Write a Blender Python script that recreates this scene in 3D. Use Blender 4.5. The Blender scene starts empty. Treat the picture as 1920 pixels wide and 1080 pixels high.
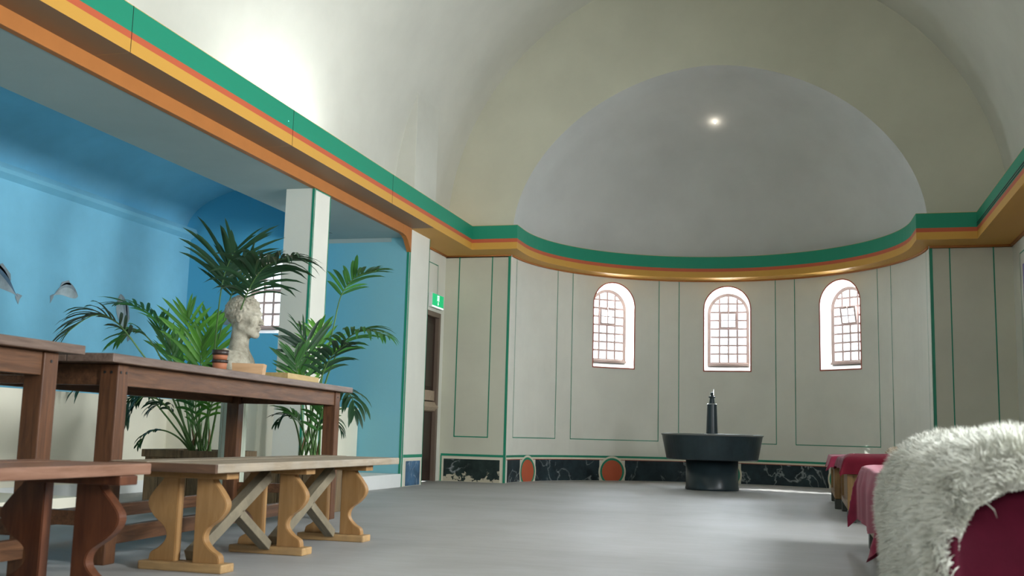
import bpy, bmesh, math, random
import numpy as np
from mathutils import Vector, Matrix, noise

PI = math.pi
R = math.radians
scene = bpy.context.scene
C = scene.collection
random.seed(7)

# ---------------------------------------------------------------- camera
YAW, PIT, ROL = .2721, .138, .0266
cy_, sy_ = math.cos(YAW), math.sin(YAW)
fwd = Vector((-sy_ * math.cos(PIT), cy_ * math.cos(PIT), math.sin(PIT)))
rt = Vector((cy_, sy_, 0)); up = rt.cross(fwd)
r2 = rt * math.cos(ROL) + up * math.sin(ROL)
u2 = up * math.cos(ROL) - rt * math.sin(ROL)
cd = bpy.data.cameras.new('camera'); cam = bpy.data.objects.new('camera', cd); C.objects.link(cam)
cd.sensor_width = 36; cd.lens = 1988.54 / 1920 * 36
cam.matrix_world = Matrix(((r2.x, u2.x, -fwd.x, 0), (r2.y, u2.y, -fwd.y, 0), (r2.z, u2.z, -fwd.z, .56), (0, 0, 0, 1)))
cd.clip_start = .05; cd.clip_end = 200
cd.dof.use_dof = True; cd.dof.focus_distance = 9; cd.dof.aperture_fstop = 5.0
scene.camera = cam

# ---------------------------------------------------------------- world, sun, daylight
w = bpy.data.worlds.new('world'); scene.world = w; w.use_nodes = True
bg = w.node_tree.nodes['Background']; bg.inputs[0].default_value = (.86, .94, 1, 1); bg.inputs[1].default_value = 3.0

def area(name, loc, target, sx, sy, power, col=(1, 1, 1), spread=PI):
    l = bpy.data.lights.new(name, 'AREA'); l.shape = 'RECTANGLE'; l.size = sx; l.size_y = sy; l.energy = power; l.color = col; l.spread = spread
    o = bpy.data.objects.new(name, l); C.objects.link(o); o.location = loc
    o.rotation_euler = (Vector(target) - Vector(loc)).to_track_quat('-Z', 'Y').to_euler()
    return o
sun = bpy.data.lights.new('sun', 'SUN'); sun.energy = 26; sun.angle = R(.6); sun.color = (1, .97, .9)
so = bpy.data.objects.new('sun', sun); C.objects.link(so)
so.rotation_euler = Vector((2.45, -1.28, -2.05)).to_track_quat('-Z', 'Y').to_euler()
# unseen fill lights added behind the camera and along the right wall, without openings
area('fill_back', (-1.0, -3.2, 2.3), (-1.2, 6, 1.6), 4.5, 2.6, 150, (.97, .98, 1))
for yy, pw in ((2.2, 105), (5.6, 105), (8.6, 52)):
    area('fill_right', (2.08, yy, 1.8), (-6.7, yy + 1.6, 1.7), .8, 1.2, pw, (.93, .97, 1), R(120))
# daylight at the three apse windows and the aisle window
for a in (127.5, 89, 51):
    p = Vector((-1.06 + 2.95 * math.cos(R(a)), 12.21 + 2.95 * math.sin(R(a)), 2.15))
    area('daylight_apse', p, (-1.06, 12.21, 1.6), .75, 1.3, 115, (.86, .94, 1))
area('daylight_aisle', (-5.72, 11.05, 1.95), (-5.2, 7, 1.2), .7, .9, 22, (.86, .94, 1))
# lamps hidden in the cove on top of the cornice
area('cove_lamp', (-3.95, 7.75, 2.88), (-4.22, 7.7, 3.4), 1.3, .08, 17, (.93, .97, 1))
area('cove_lamp', (-3.95, 4.75, 2.88), (-4.22, 4.7, 3.35), .4, .08, 5, (1, .94, .82))
area('cove_lamp', (1.90, 6.0, 2.88), (2.15, 6.0, 3.35), .9, .08, 7, (.97, .98, 1))

vs = scene.view_settings
vs.view_transform = 'Standard'; vs.look = 'None'; vs.gamma = 1; vs.use_curve_mapping = False; vs.exposure = 0.1

# ---------------------------------------------------------------- materials
def newmat(name, rough=.6, spec=.35):
    m = bpy.data.materials.new(name); m.use_nodes = True
    nt = m.node_tree; b = nt.nodes['Principled BSDF']
    b.inputs['Roughness'].default_value = rough; b.inputs['Specular IOR Level'].default_value = spec
    return m, nt, b
def L(nt, a, b): nt.links.new(a, b)
def coords(nt, scale=(1, 1, 1), kind='Object'):
    tc = nt.nodes.new('ShaderNodeTexCoord'); mp = nt.nodes.new('ShaderNodeMapping'); mp.inputs['Scale'].default_value = scale
    L(nt, tc.outputs[kind], mp.inputs[0]); return mp.outputs[0]
def ntex(nt, vec, scale, detail=4, rough=.6, dist=0):
    n = nt.nodes.new('ShaderNodeTexNoise'); n.inputs['Scale'].default_value = scale; n.inputs['Detail'].default_value = detail
    n.inputs['Roughness'].default_value = rough; n.inputs['Distortion'].default_value = dist
    L(nt, vec, n.inputs['Vector']); return n.outputs[0]
def ramp(nt, fac, stops, const=False):
    r = nt.nodes.new('ShaderNodeValToRGB')
    if const: r.color_ramp.interpolation = 'CONSTANT'
    e = r.color_ramp.elements
    while len(e) < len(stops): e.new(.5)
    for k, (p, c) in enumerate(stops): e[k].position = p; e[k].color = (*c, 1)
    L(nt, fac, r.inputs[0]); return r.outputs[0]
def bump(nt, b, h, strength, dist=.01):
    n = nt.nodes.new('ShaderNodeBump'); n.inputs['Strength'].default_value = strength; n.inputs['Distance'].default_value = dist
    L(nt, h, n.inputs['Height']); L(nt, n.outputs[0], b.inputs['Normal'])
def sc(c, k): return tuple(min(1, x * k) for x in c)

def plaster(name, col, rough=.75, var=.06, spec=.25, bs=.15):
    m, nt, b = newmat(name, rough, spec)
    v = coords(nt); f = ntex(nt, v, 1.3, 6)
    L(nt, ramp(nt, f, [(.3, sc(col, 1 - var)), (.7, sc(col, 1 + var))]), b.inputs['Base Color'])
    bump(nt, b, ntex(nt, v, 45, 5), bs, .004)
    return m
def paint(name, col, rough=.45, var=.05):
    m, nt, b = newmat(name, rough, .4)
    v = coords(nt); f = ntex(nt, v, 6, 4)
    L(nt, ramp(nt, f, [(.3, sc(col, 1 - var)), (.7, sc(col, 1 + var))]), b.inputs['Base Color'])
    return m
def wood(name, dark, light, grain=(1, 14, 14), rough=.55, wear=.0, wearcol=(.4, .38, .35)):
    m, nt, b = newmat(name, rough, .35)
    v = coords(nt, grain); f = ntex(nt, v, 3.2, 8, .65, .6)
    col = ramp(nt, f, [(.28, dark), (.55, tuple((a + c) / 2 for a, c in zip(dark, light))), (.75, light)])
    if wear:
        v2 = coords(nt, (1, 1, 1)); g = ntex(nt, v2, 7, 6)
        gf = ramp(nt, g, [(.5 - wear * .2, (0, 0, 0)), (.5 + .2, (wear, wear, wear))])
        mx = nt.nodes.new('ShaderNodeMix'); mx.data_type = 'RGBA'
        L(nt, gf, mx.inputs[0]); L(nt, col, mx.inputs[6]); mx.inputs[7].default_value = (*wearcol, 1); col = mx.outputs[2]
    L(nt, col, b.inputs['Base Color']); bump(nt, b, f, .25, .004)
    return m

M = {}
M['vault'] = plaster('vault_plaster', (.60, .60, .53))
M['endwall'] = plaster('end_wall_plaster', (.56, .56, .45))
M['cream'] = plaster('cream_wall', (.68, .68, .60))
M['dado_cream'] = plaster('dado_cream', (.74, .71, .58))
M['skirting'] = plaster('white_skirting', (.72, .74, .72), .5)
M['grey_soffit'] = plaster('grey_soffit', (.34, .42, .41))
M['blue'] = plaster('blue_wall', (.21, .52, .68), .7, .10)
M['teal'] = plaster('teal_wall', (.13, .38, .47), .7, .10)
M['green'] = paint('green_paint', (.012, .235, .135))
M['red'] = paint('red_paint', (.50, .105, .045))
M['yellow'] = paint('yellow_paint', (.56, .30, .055), .4)
M['orange'] = paint('orange_paint', (.40, .145, .03), .65)
M['soffit'] = paint('soffit_joint_paint', (.36, .20, .085), .3)
M['gold'] = paint('gold_edge', (.55, .36, .04), .3)
M['reveal'] = plaster('white_reveal', (.82, .82, .80), .6)
M['border_red'] = paint('border_red', (.40, .09, .05), .6)
M['border_cream'] = paint('border_cream', (.70, .66, .52), .6)
M['black'] = paint('black_paint', (.012, .014, .014), .4)

# sweep cornice: three painted bands on the fascia by height, downward faces in the given under colour
def cornice_mat(name, under):
    m, nt, b = newmat(name, .55, .3)
    tc = nt.nodes.new('ShaderNodeTexCoord'); sp = nt.nodes.new('ShaderNodeSeparateXYZ'); L(nt, tc.outputs['Object'], sp.inputs[0])
    mr = nt.nodes.new('ShaderNodeMapRange'); mr.inputs[1].default_value = 2.7; mr.inputs[2].default_value = 3.05
    L(nt, sp.outputs[2], mr.inputs[0])
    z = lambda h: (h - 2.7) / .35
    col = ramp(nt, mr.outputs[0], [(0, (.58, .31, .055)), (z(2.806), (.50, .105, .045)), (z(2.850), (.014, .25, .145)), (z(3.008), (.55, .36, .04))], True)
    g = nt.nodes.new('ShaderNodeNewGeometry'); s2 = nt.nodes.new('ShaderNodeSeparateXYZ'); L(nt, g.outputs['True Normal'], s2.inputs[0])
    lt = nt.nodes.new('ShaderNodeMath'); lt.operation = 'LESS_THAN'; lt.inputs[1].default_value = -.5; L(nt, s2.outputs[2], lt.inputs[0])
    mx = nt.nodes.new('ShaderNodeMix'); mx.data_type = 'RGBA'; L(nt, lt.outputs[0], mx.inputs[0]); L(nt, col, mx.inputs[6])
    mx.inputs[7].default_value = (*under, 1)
    L(nt, mx.outputs[2], b.inputs['Base Color'])
    return m
M['cornice'] = cornice_mat('cornice_bands', (.26, .155, .085))  # long beam: shade on its yellow underside painted in as brown
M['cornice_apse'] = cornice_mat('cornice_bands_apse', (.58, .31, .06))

def floor_mat():
    m, nt, b = newmat('grey_screed', .42, .35)
    v = coords(nt, (1, 1.0, 1)); f = ntex(nt, v, .9, 6); v2 = coords(nt, (1, 5, 1)); g = ntex(nt, v2, 3, 7, .7)
    mt = nt.nodes.new('ShaderNodeMath'); mt.operation = 'MULTIPLY_ADD'; mt.inputs[1].default_value = .5
    L(nt, g, mt.inputs[0])
    h = nt.nodes.new('ShaderNodeMath'); h.operation = 'MULTIPLY'; h.inputs[1].default_value = .5; L(nt, f, h.inputs[0]); L(nt, h.outputs[0], mt.inputs[2])
    L(nt, ramp(nt, mt.outputs[0], [(.34, (.28, .272, .255)), (.5, (.36, .357, .345)), (.66, (.43, .432, .43))]), b.inputs['Base Color'])
    L(nt, ramp(nt, g, [(.3, (.46, .46, .46)), (.7, (.64, .64, .64))]), b.inputs['Roughness'])
    bump(nt, b, ntex(nt, v, 30, 6), .12, .004)
    return m
M['floor'] = floor_mat()

def marble_mat(name, base, vein):
    m, nt, b = newmat(name, .5, .25)
    v = coords(nt, (1, 1, 1))
    f = ntex(nt, v, 2.4, 6, .5, .7)
    a = nt.nodes.new('ShaderNodeMath'); a.operation = 'SUBTRACT'; a.inputs[1].default_value = .5; L(nt, f, a.inputs[0])
    ab = nt.nodes.new('ShaderNodeMath'); ab.operation = 'ABSOLUTE'; L(nt, a.outputs[0], ab.inputs[0])
    veins = ramp(nt, ab.outputs[0], [(0, (.6, .6, .6)), (.006, (.25, .25, .25)), (.02, (0, 0, 0))])
    cl = ramp(nt, ntex(nt, v, 2.2, 3), [(.42, (0, 0, 0)), (.58, (1, 1, 1))])
    mm = nt.nodes.new('ShaderNodeMath'); mm.operation = 'MULTIPLY'; L(nt, veins, mm.inputs[0]); L(nt, cl, mm.inputs[1])
    c2 = ramp(nt, ntex(nt, v, 5, 6), [(.35, base), (.8, sc(base, 3.2))])
    mx = nt.nodes.new('ShaderNodeMix'); mx.data_type = 'RGBA'; L(nt, mm.outputs[0], mx.inputs[0]); L(nt, c2, mx.inputs[6]); mx.inputs[7].default_value = (*vein, 1)
    L(nt, mx.outputs[2], b.inputs['Base Color'])
    return m, nt, b, mx
M['marble'] = marble_mat('painted_black_marble', (.010, .018, .022), (.55, .60, .60))[0]
M['marble_blue'] = marble_mat('painted_blue_marble', (.03, .07, .12), (.6, .65, .7))[0]
def flaked():
    m, nt, b, mx = marble_mat('flaked_black_marble', (.010, .018, .016), (.55, .60, .60))
    v = coords(nt); tc = nt.nodes.new('ShaderNodeTexCoord'); sp = nt.nodes.new('ShaderNodeSeparateXYZ'); L(nt, tc.outputs['Object'], sp.inputs[0])
    f = ntex(nt, v, 17, 5, .6)
    mr = nt.nodes.new('ShaderNodeMapRange'); mr.inputs[1].default_value = 0; mr.inputs[2].default_value = .17; mr.inputs[3].default_value = .12; mr.inputs[4].default_value = -.14
    L(nt, sp.outputs[2], mr.inputs[0])
    ad = nt.nodes.new('ShaderNodeMath'); L(nt, f, ad.inputs[0]); L(nt, mr.outputs[0], ad.inputs[1])
    k = ramp(nt, ad.outputs[0], [(.545, (0, 0, 0)), (.565, (1, 1, 1))])
    m2 = nt.nodes.new('ShaderNodeMix'); m2.data_type = 'RGBA'; L(nt, k, m2.inputs[0]); L(nt, mx.outputs[2], m2.inputs[6]); m2.inputs[7].default_value = (.50, .46, .34, 1)
    L(nt, m2.outputs[2], b.inputs['Base Color']); return m
M['flaked'] = flaked()

def glass_mat():
    m = bpy.data.materials.new('window_glass'); m.use_nodes = True; nt = m.node_tree; nt.nodes.clear()
    o = nt.nodes.new('ShaderNodeOutputMaterial'); t = nt.nodes.new('ShaderNodeBsdfTransparent'); g = nt.nodes.new('ShaderNodeBsdfGlossy')
    t.inputs[0].default_value = (.96, .98, 1, 1); g.inputs['Roughness'].default_value = .1
    x = nt.nodes.new('ShaderNodeMixShader'); x.inputs[0].default_value = .05
    L(nt, t.outputs[0], x.inputs[1]); L(nt, g.outputs[0], x.inputs[2]); L(nt, x.outputs[0], o.inputs[0]); return m
M['glass'] = glass_mat()
M['frame'] = paint('window_frame_paint', (.42, .31, .27), .5)
M['sash'] = paint('window_bar_paint', (.42, .31, .28), .5)
M['table'] = wood('oak_table', (.05, .022, .010), (.19, .085, .038), (14, 1.2, 14), .42)
M['table_leg'] = wood('oak_table_leg', (.05, .020, .009), (.17, .072, .03), (14, 14, 1.2), .45)
M['table_top'] = wood('worn_table_top', (.08, .05, .036), (.22, .155, .12), (14, 1.2, 14), .38)
M['pine'] = wood('pine_board', (.26, .135, .045), (.41, .235, .095), (9, 9, 1.0), .45, .25, (.30, .2, .1))
M['pine_foot'] = wood('pine_foot_plate', (.34, .20, .08), (.56, .36, .16), (1, 9, 9), .5, .5, (.16, .12, .08))
M['plank'] = wood('weathered_plank', (.20, .16, .11), (.44, .36, .26), (12, 1, 12), .55, .5, (.36, .33, .28))
M['brace'] = wood('grey_brace', (.13, .11, .075), (.28, .24, .16), (9, 2, 2), .6)
M['red_bench'] = wood('reddish_bench', (.055, .017, .008), (.17, .058, .024), (9, 9, 1), .4)
M['red_top'] = wood('reddish_bench_top', (.17, .08, .045), (.34, .19, .13), (12, 1, 12), .4)
M['dark_end'] = wood('dark_end_batten', (.05, .03, .02), (.17, .09, .05), (1, 9, 9), .5)
M['planter'] = wood('planter_wood', (.05, .032, .016), (.24, .16, .08), (12, 12, 1.4), .7, .3, (.10, .09, .05))
M['soil'] = plaster('soil', (.045, .03, .02), .95, .3)
M['door'] = wood('dark_door', (.015, .007, .005), (.05, .025, .016), (12, 12, 1), .45)
M['door_frame'] = paint('door_frame_paint', (.16, .115, .085), .5)
M['door_rail'] = wood('pale_rail', (.30, .22, .15), (.42, .33, .24), (1, 9, 9), .5)
M['couch_wood'] = wood('couch_panel', (.12, .06, .015), (.30, .17, .055), (9, 9, 1), .45)
M['couch_foot'] = paint('couch_foot', (.035, .04, .03), .5)
M['box_wood'] = wood('light_box_wood', (.40, .24, .12), (.60, .38, .21), (1, 9, 9), .55)
M['tray_wood'] = wood('tray_wood', (.34, .24, .09), (.52, .38, .17), (9, 1, 9), .55)
M['terracotta'] = paint('terracotta', (.34, .12, .055), .6)
M['pot_dark'] = paint('pot_dark_band', (.03, .02, .016), .35)
M['fountain'] = paint('dark_fountain', (.022, .036, .042), .3, .2)
M['fountain_rim'] = paint('fountain_rim', (.16, .17, .16), .25)
M['metal'] = newmat('brushed_metal', .3)[0]; M['metal'].node_tree.nodes['Principled BSDF'].inputs['Metallic'].default_value = 1
def stone():
    m, nt, b = newmat('weathered_stone', .85, .2); v = coords(nt)
    L(nt, ramp(nt, ntex(nt, v, 14, 8, .7), [(.3, (.21, .19, .14)), (.5, (.40, .37, .29)), (.72, (.56, .53, .43))]), b.inputs['Base Color'])
    bump(nt, b, ntex(nt, v, 60, 8, .7), .5, .006); return m
M['stone'] = stone()
M['pedestal'] = plaster('pedestal_stone', (.48, .52, .42), .7, .12)
def cloth(name, col, sheen=.4):
    m, nt, b = newmat(name, .85, .15); v = coords(nt)
    L(nt, ramp(nt, ntex(nt, v, 9, 6), [(.3, sc(col, .8)), (.7, sc(col, 1.2))]), b.inputs['Base Color'])
    b.inputs['Sheen Weight'].default_value = sheen; b.inputs['Sheen Tint'].default_value = (1, .6, .65, 1)
    bump(nt, b, ntex(nt, v, 250, 3), .3, .002); return m
M['red_cloth'] = cloth('crimson_cloth', (.115, .006, .016), .1)
M['pink_cloth'] = cloth('rose_cloth', (.20, .018, .045), .3)
M['dark_cloth'] = cloth('maroon_cloth', (.075, .004, .016), .05)
def wool(name, c1, c2):
    m, nt, b = newmat(name, .9, .1); v = coords(nt)
    L(nt, ramp(nt, ntex(nt, v, 12, 4), [(.3, c1), (.7, c2)]), b.inputs['Base Color'])
    b.inputs['Subsurface Weight'].default_value = 0.0
    return m
M['wool'] = wool('sheep_wool', (.60, .60, .52), (.78, .79, .72))
M['wool_tan'] = wool('tan_wool', (.42, .34, .24), (.62, .56, .44))
def leaf_mat(name, a, c):
    m, nt, b = newmat(name, .38, .45); oi = nt.nodes.new('ShaderNodeObjectInfo')
    L(nt, ramp(nt, oi.outputs['Random'], [(0, a), (1, c)]), b.inputs['Base Color'])
    tr = nt.nodes.new('ShaderNodeBsdfTranslucent'); tr.inputs[0].default_value = (*sc(c, 1.6), 1)
    mx = nt.nodes.new('ShaderNodeMixShader'); mx.inputs[0].default_value = .22
    L(nt, b.outputs[0], mx.inputs[1]); L(nt, tr.outputs[0], mx.inputs[2]); L(nt, mx.outputs[0], nt.nodes['Material Output'].inputs[0]); return m
M['leaf'] = leaf_mat('palm_leaf', (.015, .075, .02), (.05, .19, .03))
M['leaf_dark'] = leaf_mat('palm_leaf_dark', (.010, .035, .018), (.025, .075, .03))
M['leaf_light'] = leaf_mat('palm_leaf_light', (.05, .17, .02), (.12, .34, .04))
M['stalk'] = paint('palm_stalk', (.10, .20, .06), .5, .2)
M['dry'] = paint('dry_sheath', (.22, .14, .07), .8, .2)
M['fish_dark'] = paint('fish_dark_blue', (.07, .13, .19), .8, .3)
M['fish_pale'] = paint('fish_pale', (.36, .42, .43), .8, .35)
M['fish_grey'] = paint('fish_grey', (.24, .29, .31), .8, .35)
M['purple'] = paint('mauve_paint', (.20, .17, .38), .6)
def emit(name, col, s):
    m = bpy.data.materials.new(name); m.use_nodes = True; b = m.node_tree.nodes['Principled BSDF']
    b.inputs['Base Color'].default_value = (*col, 1); b.inputs['Emission Color'].default_value = (*col, 1); b.inputs['Emission Strength'].default_value = s; return m
M['sign_green'] = emit('sign_green', (.0, .34, .12), 1.0)
M['sign_white'] = emit('sign_white', (.8, 1, .88), 1.1)
M['bulb'] = emit('lamp_bulb', (1, .86, .7), 40)

# ---------------------------------------------------------------- mesh helpers
def link(name, bm, mat, parent=None, smooth=False):
    me = bpy.data.meshes.new(name); bm.normal_update(); bm.to_mesh(me); bm.free()
    if mat is not None: me.materials.append(M[mat] if isinstance(mat, str) else mat)
    if smooth:
        for p in me.polygons: p.use_smooth = True
    o = bpy.data.objects.new(name, me); C.objects.link(o)
    if parent: o.parent = parent
    return o
def structure(o): o['kind'] = 'structure'; return o
def tag(o, label, cat, group=None):
    o['label'] = label; o['category'] = cat
    if group: o['group'] = group
    return o
def thing(name, label, cat, loc=(0, 0, 0), rz=0, group=None):
    o = bpy.data.objects.new(name, None); C.objects.link(o); o.location = loc; o.rotation_euler = (0, 0, rz); o.empty_display_size = .1
    return tag(o, label, cat, group)
def NB(): return bmesh.new()
def fin(bm, d=1e-5):
    bmesh.ops.remove_doubles(bm, verts=bm.verts, dist=d); bmesh.ops.recalc_face_normals(bm, faces=bm.faces); return bm
def box(bm, x0, x1, y0, y1, z0, z1, bev=0, mat=None):
    t = bmesh.new(); bmesh.ops.create_cube(t, size=1)
    for v in t.verts: v.co = Vector(((x0 + x1) / 2 + v.co.x * (x1 - x0), (y0 + y1) / 2 + v.co.y * (y1 - y0), (z0 + z1) / 2 + v.co.z * (z1 - z0)))
    if bev: bmesh.ops.bevel(t, geom=t.edges[:], offset=bev, segments=2, affect='EDGES', profile=.6)
    if mat is not None: bmesh.ops.transform(t, matrix=mat, verts=t.verts)
    me = bpy.data.meshes.new('t'); t.to_mesh(me); t.free(); bm.from_mesh(me); bpy.data.meshes.remove(me); return bm
def bx(*a, **k): return box(NB(), *a, **k)
def beam(bm, p, q, wx, wy, bev=.003, side=Vector((1, 0, 0))):
    p, q = Vector(p), Vector(q); d = (q - p); ln = d.length; z = d.normalized(); x = side - z * side.dot(z); x.normalize(); y = z.cross(x)
    mt = Matrix(((x.x, y.x, z.x, p.x), (x.y, y.y, z.y, p.y), (x.z, y.z, z.z, p.z), (0, 0, 0, 1)))
    return box(bm, -wx / 2, wx / 2, -wy / 2, wy / 2, 0, ln, bev, mt)
def prism(bm, pts, axis, a, b, bev=0):
    """polygon pts (u,v) in the plane across 'axis', extruded from a to b"""
    t = bmesh.new()
    def P(u, v, w): return {'x': (w, u, v), 'y': (u, w, v), 'z': (u, v, w)}[axis]
    f0 = [t.verts.new(P(u, v, a)) for u, v in pts]; f1 = [t.verts.new(P(u, v, b)) for u, v in pts]
    n = len(pts)
    t.faces.new(f0); t.faces.new(f1[::-1])
    for i in range(n): t.faces.new((f0[i], f1[i], f1[(i + 1) % n], f0[(i + 1) % n]))
    bmesh.ops.recalc_face_normals(t, faces=t.faces)
    if bev: bmesh.ops.bevel(t, geom=[e for e in t.edges if e.is_boundary or len(e.link_faces) == 2 and e.calc_face_angle(0) > .7], offset=bev, segments=2, affect='EDGES')
    me = bpy.data.meshes.new('t'); t.to_mesh(me); t.free(); bm.from_mesh(me); bpy.data.meshes.remove(me); return bm
def lathe(bm, prof, seg=48, c=(0, 0)):
    rings = []
    for r, z in prof:
        if r < 1e-5: rings.append([bm.verts.new((c[0], c[1], z))])
        else: rings.append([bm.verts.new((c[0] + r * math.cos(2 * PI * k / seg), c[1] + r * math.sin(2 * PI * k / seg), z)) for k in range(seg)])
    for a, b in zip(rings, rings[1:]):
        for k in range(seg):
            k2 = (k + 1) % seg
            if len(a) == 1 and len(b) == 1: continue
            if len(a) == 1: bm.faces.new((a[0], b[k2], b[k]))
            elif len(b) == 1: bm.faces.new((a[k], a[k2], b[0]))
            else: bm.faces.new((a[k], a[k2], b[k2], b[k]))
    bmesh.ops.recalc_face_normals(bm, faces=bm.faces); return bm
def tube(bm, pts, radii, seg=7):
    prev = None; pts = [Vector(p) for p in pts]; n = len(pts)
    for i, p in enumerate(pts):
        t = (pts[min(i + 1, n - 1)] - pts[max(i - 1, 0)]).normalized()
        a = t.orthogonal().normalized() if prev is None else (px - t * px.dot(t)).normalized(); px = a; b = t.cross(a)
        r = radii[i] if isinstance(radii, (list, tuple)) else radii
        ring = [bm.verts.new(p + a * math.cos(2 * PI * k / seg) * r + b * math.sin(2 * PI * k / seg) * r) for k in range(seg)]
        if prev:
            for k in range(seg): bm.faces.new((prev[k], prev[(k + 1) % seg], ring[(k + 1) % seg], ring[k]))
        else: bm.faces.new(ring[::-1])
        prev = ring
    bm.faces.new(prev); return bm
def quadstrip(bm, A, B, closed=False):
    va = [bm.verts.new(p) for p in A]; vb = [bm.verts.new(p) for p in B]; n = len(va)
    for i in range(n if closed else n - 1):
        j = (i + 1) % n; bm.faces.new((va[i], va[j], vb[j], vb[i]))
    return bm

# ---------------------------------------------------------------- the room shell
AX = -1.055          # axis of hall and apse
WL, WR = -4.26, 2.15 # side walls of the hall
YE = 12.21           # end wall
ZT, ZB = 3.012, 2.726
RA = 2.37            # apse wall radius
structure(link('floor', bx(-6.9, 2.5, -3.7, 15.2, -.12, 0), 'floor'))
def plane_map(o, ux, dn):
    o, ux, dn = Vector(o), Vector(ux), Vector(dn)
    return lambda u, v, d=0: o + ux * u + Vector((0, 0, v)) + dn * d
def apse_map(u, v, d=0):
    a = u / RA; r = RA + d
    return Vector((AX + r * math.cos(a), YE + r * math.sin(a), v))
def arch_pts(uc, hw, v0, vs, n=24):
    p = [(uc - hw, v0), (uc - hw, vs)]
    p += [(uc - hw * math.cos(PI * k / n), vs + hw * math.sin(PI * k / n)) for k in range(1, n)]
    return p + [(uc + hw, vs), (uc + hw, v0)]
def wall_with_arches(name, mp, u0, u1, v0, v1, wins, depth, mat, n=24, ustep=.12):
    """wins: (centre, half width, sill, spring) of round-headed openings with splayed reveals"""
    bm = NB(); edges = [u0]; holes = []
    for w_ in sorted(wins):
        holes.append((w_[0] - w_[1], w_[0] + w_[1], w_))
    us = []; cur = u0
    def span(a, b): k = max(1, int((b - a) / ustep)); return [a + (b - a) * i / k for i in range(k + 1)]
    for d in (0, depth):
        cur = u0
        for a, b, w_ in holes + [(u1, u1, None)]:
            s = span(cur, a)
            quadstrip(bm, [mp(u, v0, d) for u in s], [mp(u, v1, d) for u in s])
            if w_:
                cols = [w_[0] - w_[1] * math.cos(PI * k / n) for k in range(n + 1)]
                quadstrip(bm, [mp(u, v0, d) for u in cols], [mp(u, w_[2] if d == 0 else w_[2] + .10, d) for u in cols])
                quadstrip(bm, [mp(u, w_[3] + w_[1] * math.sin(PI * k / n), d) for k, u in enumerate(cols)], [mp(u, v1, d) for u in cols])
                cur = b
    fin(bm)
    o = structure(link(name, bm, mat))
    for a, b, w_ in holes:
        A = arch_pts(*w_); B = [(u, v + (.10 if i in (0, len(A) - 1) else 0)) for i, (u, v) in enumerate(A)]
        rv = NB(); quadstrip(rv, [mp(u, v, 0) for u, v in A], [mp(u, v, depth) for u, v in B], True)
        link('window_reveal', fin(rv), 'reveal', o)
    return o
def strip_on(bm, mp, pts, wd, d=-.003, closed=False):
    """painted line of width wd along a polyline lying on a mapped wall"""
    n = len(pts)
    def off(i):
        p = Vector(pts[i]); a = Vector(pts[(i - 1) % n]) if (i or closed) else p; c = Vector(pts[(i + 1) % n]) if (i < n - 1 or closed) else p
        d1 = (p - a); d2 = (c - p); d1 = d1.normalized() if d1.length > 1e-9 else d2.normalized(); d2 = d2.normalized() if d2.length > 1e-9 else d1
        n1 = Vector((-d1.y, d1.x)); n2 = Vector((-d2.y, d2.x)); m = (n1 + n2)
        if m.length < .1: m = n1
        m.normalize(); return m * (wd / 2) / max(.5, m.dot(n1))
    A = []; B = []
    for i in range(n):
        m = off(i); A.append(mp(pts[i][0] + m.x, pts[i][1] + m.y, d)); B.append(mp(pts[i][0] - m.x, pts[i][1] - m.y, d))
    quadstrip(bm, A, B, closed); return bm
def dens(p, q, step=.1):
    k = max(1, int((Vector(q) - Vector(p)).length / step)); return [(p[0] + (q[0] - p[0]) * i / k, p[1] + (q[1] - p[1]) * i / k) for i in range(k + 1)]
def poly_dens(pts, closed=False):
    out = []
    for a, b in zip(pts, pts[1:] + ([pts[0]] if closed else [])): out += dens(a, b)[:-1]
    return out if closed else out + [pts[-1]]
def line(parent, mp, pts, wd=.012, mat='green', name='painted_line', d=-.003, closed=False):
    return link(name, strip_on(NB(), mp, poly_dens(pts, closed), wd, d, closed), mat, parent)
def patch(parent, mp, u0, u1, v0, v1, mat, name, d=-.002):
    us = dens((u0, 0), (u1, 0)); return link(name, quadstrip(NB(), [mp(u[0], v0, d) for u in us], [mp(u[0], v1, d) for u in us]), mat, parent)
def disc(parent, mp, uc, vc, r0, r1, mat, name, d, vmin=.003, n=48):
    A = [(uc + r0 * math.cos(2 * PI * k / n), max(vmin, vc + r0 * math.sin(2 * PI * k / n))) for k in range(n)]
    B = [(uc + r1 * math.cos(2 * PI * k / n), max(vmin, vc + r1 * math.sin(2 * PI * k / n))) for k in range(n)]
    return link(name, quadstrip(NB(), [mp(*p, d) for p in A], [mp(*p, d) for p in B], True), mat, parent)

# --- apse wall
ang = lambda a: R(a) * RA
WIN = [(ang(127.5), .305, 1.50, 2.335), (ang(89.2), .305, 1.50, 2.335), (ang(51), .305, 1.50, 2.335)]
apse = wall_with_arches('wall_apse', apse_map, 0, ang(180), 0, 2.95, WIN, .30, 'cream')
for w_ in WIN:
    A = arch_pts(w_[0], w_[1] + .008, w_[2] - .008, w_[3])
    line(apse, apse_map, A, .016, 'border_red', 'painted_border', closed=True)
for a0, a1 in ((150.3, 174.6), (111.6, 143.6), (73.5, 104.9), (36.1, 67.1), (5.4, 29.9)):
    line(apse, apse_map, [(ang(a0), 2.74), (ang(a0), .535), (ang(a1), .535), (ang(a1), 2.74)], .010)
line(apse, apse_map, [(ang(.3), 2.74), (ang(.3), 0)], .02); 
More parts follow.
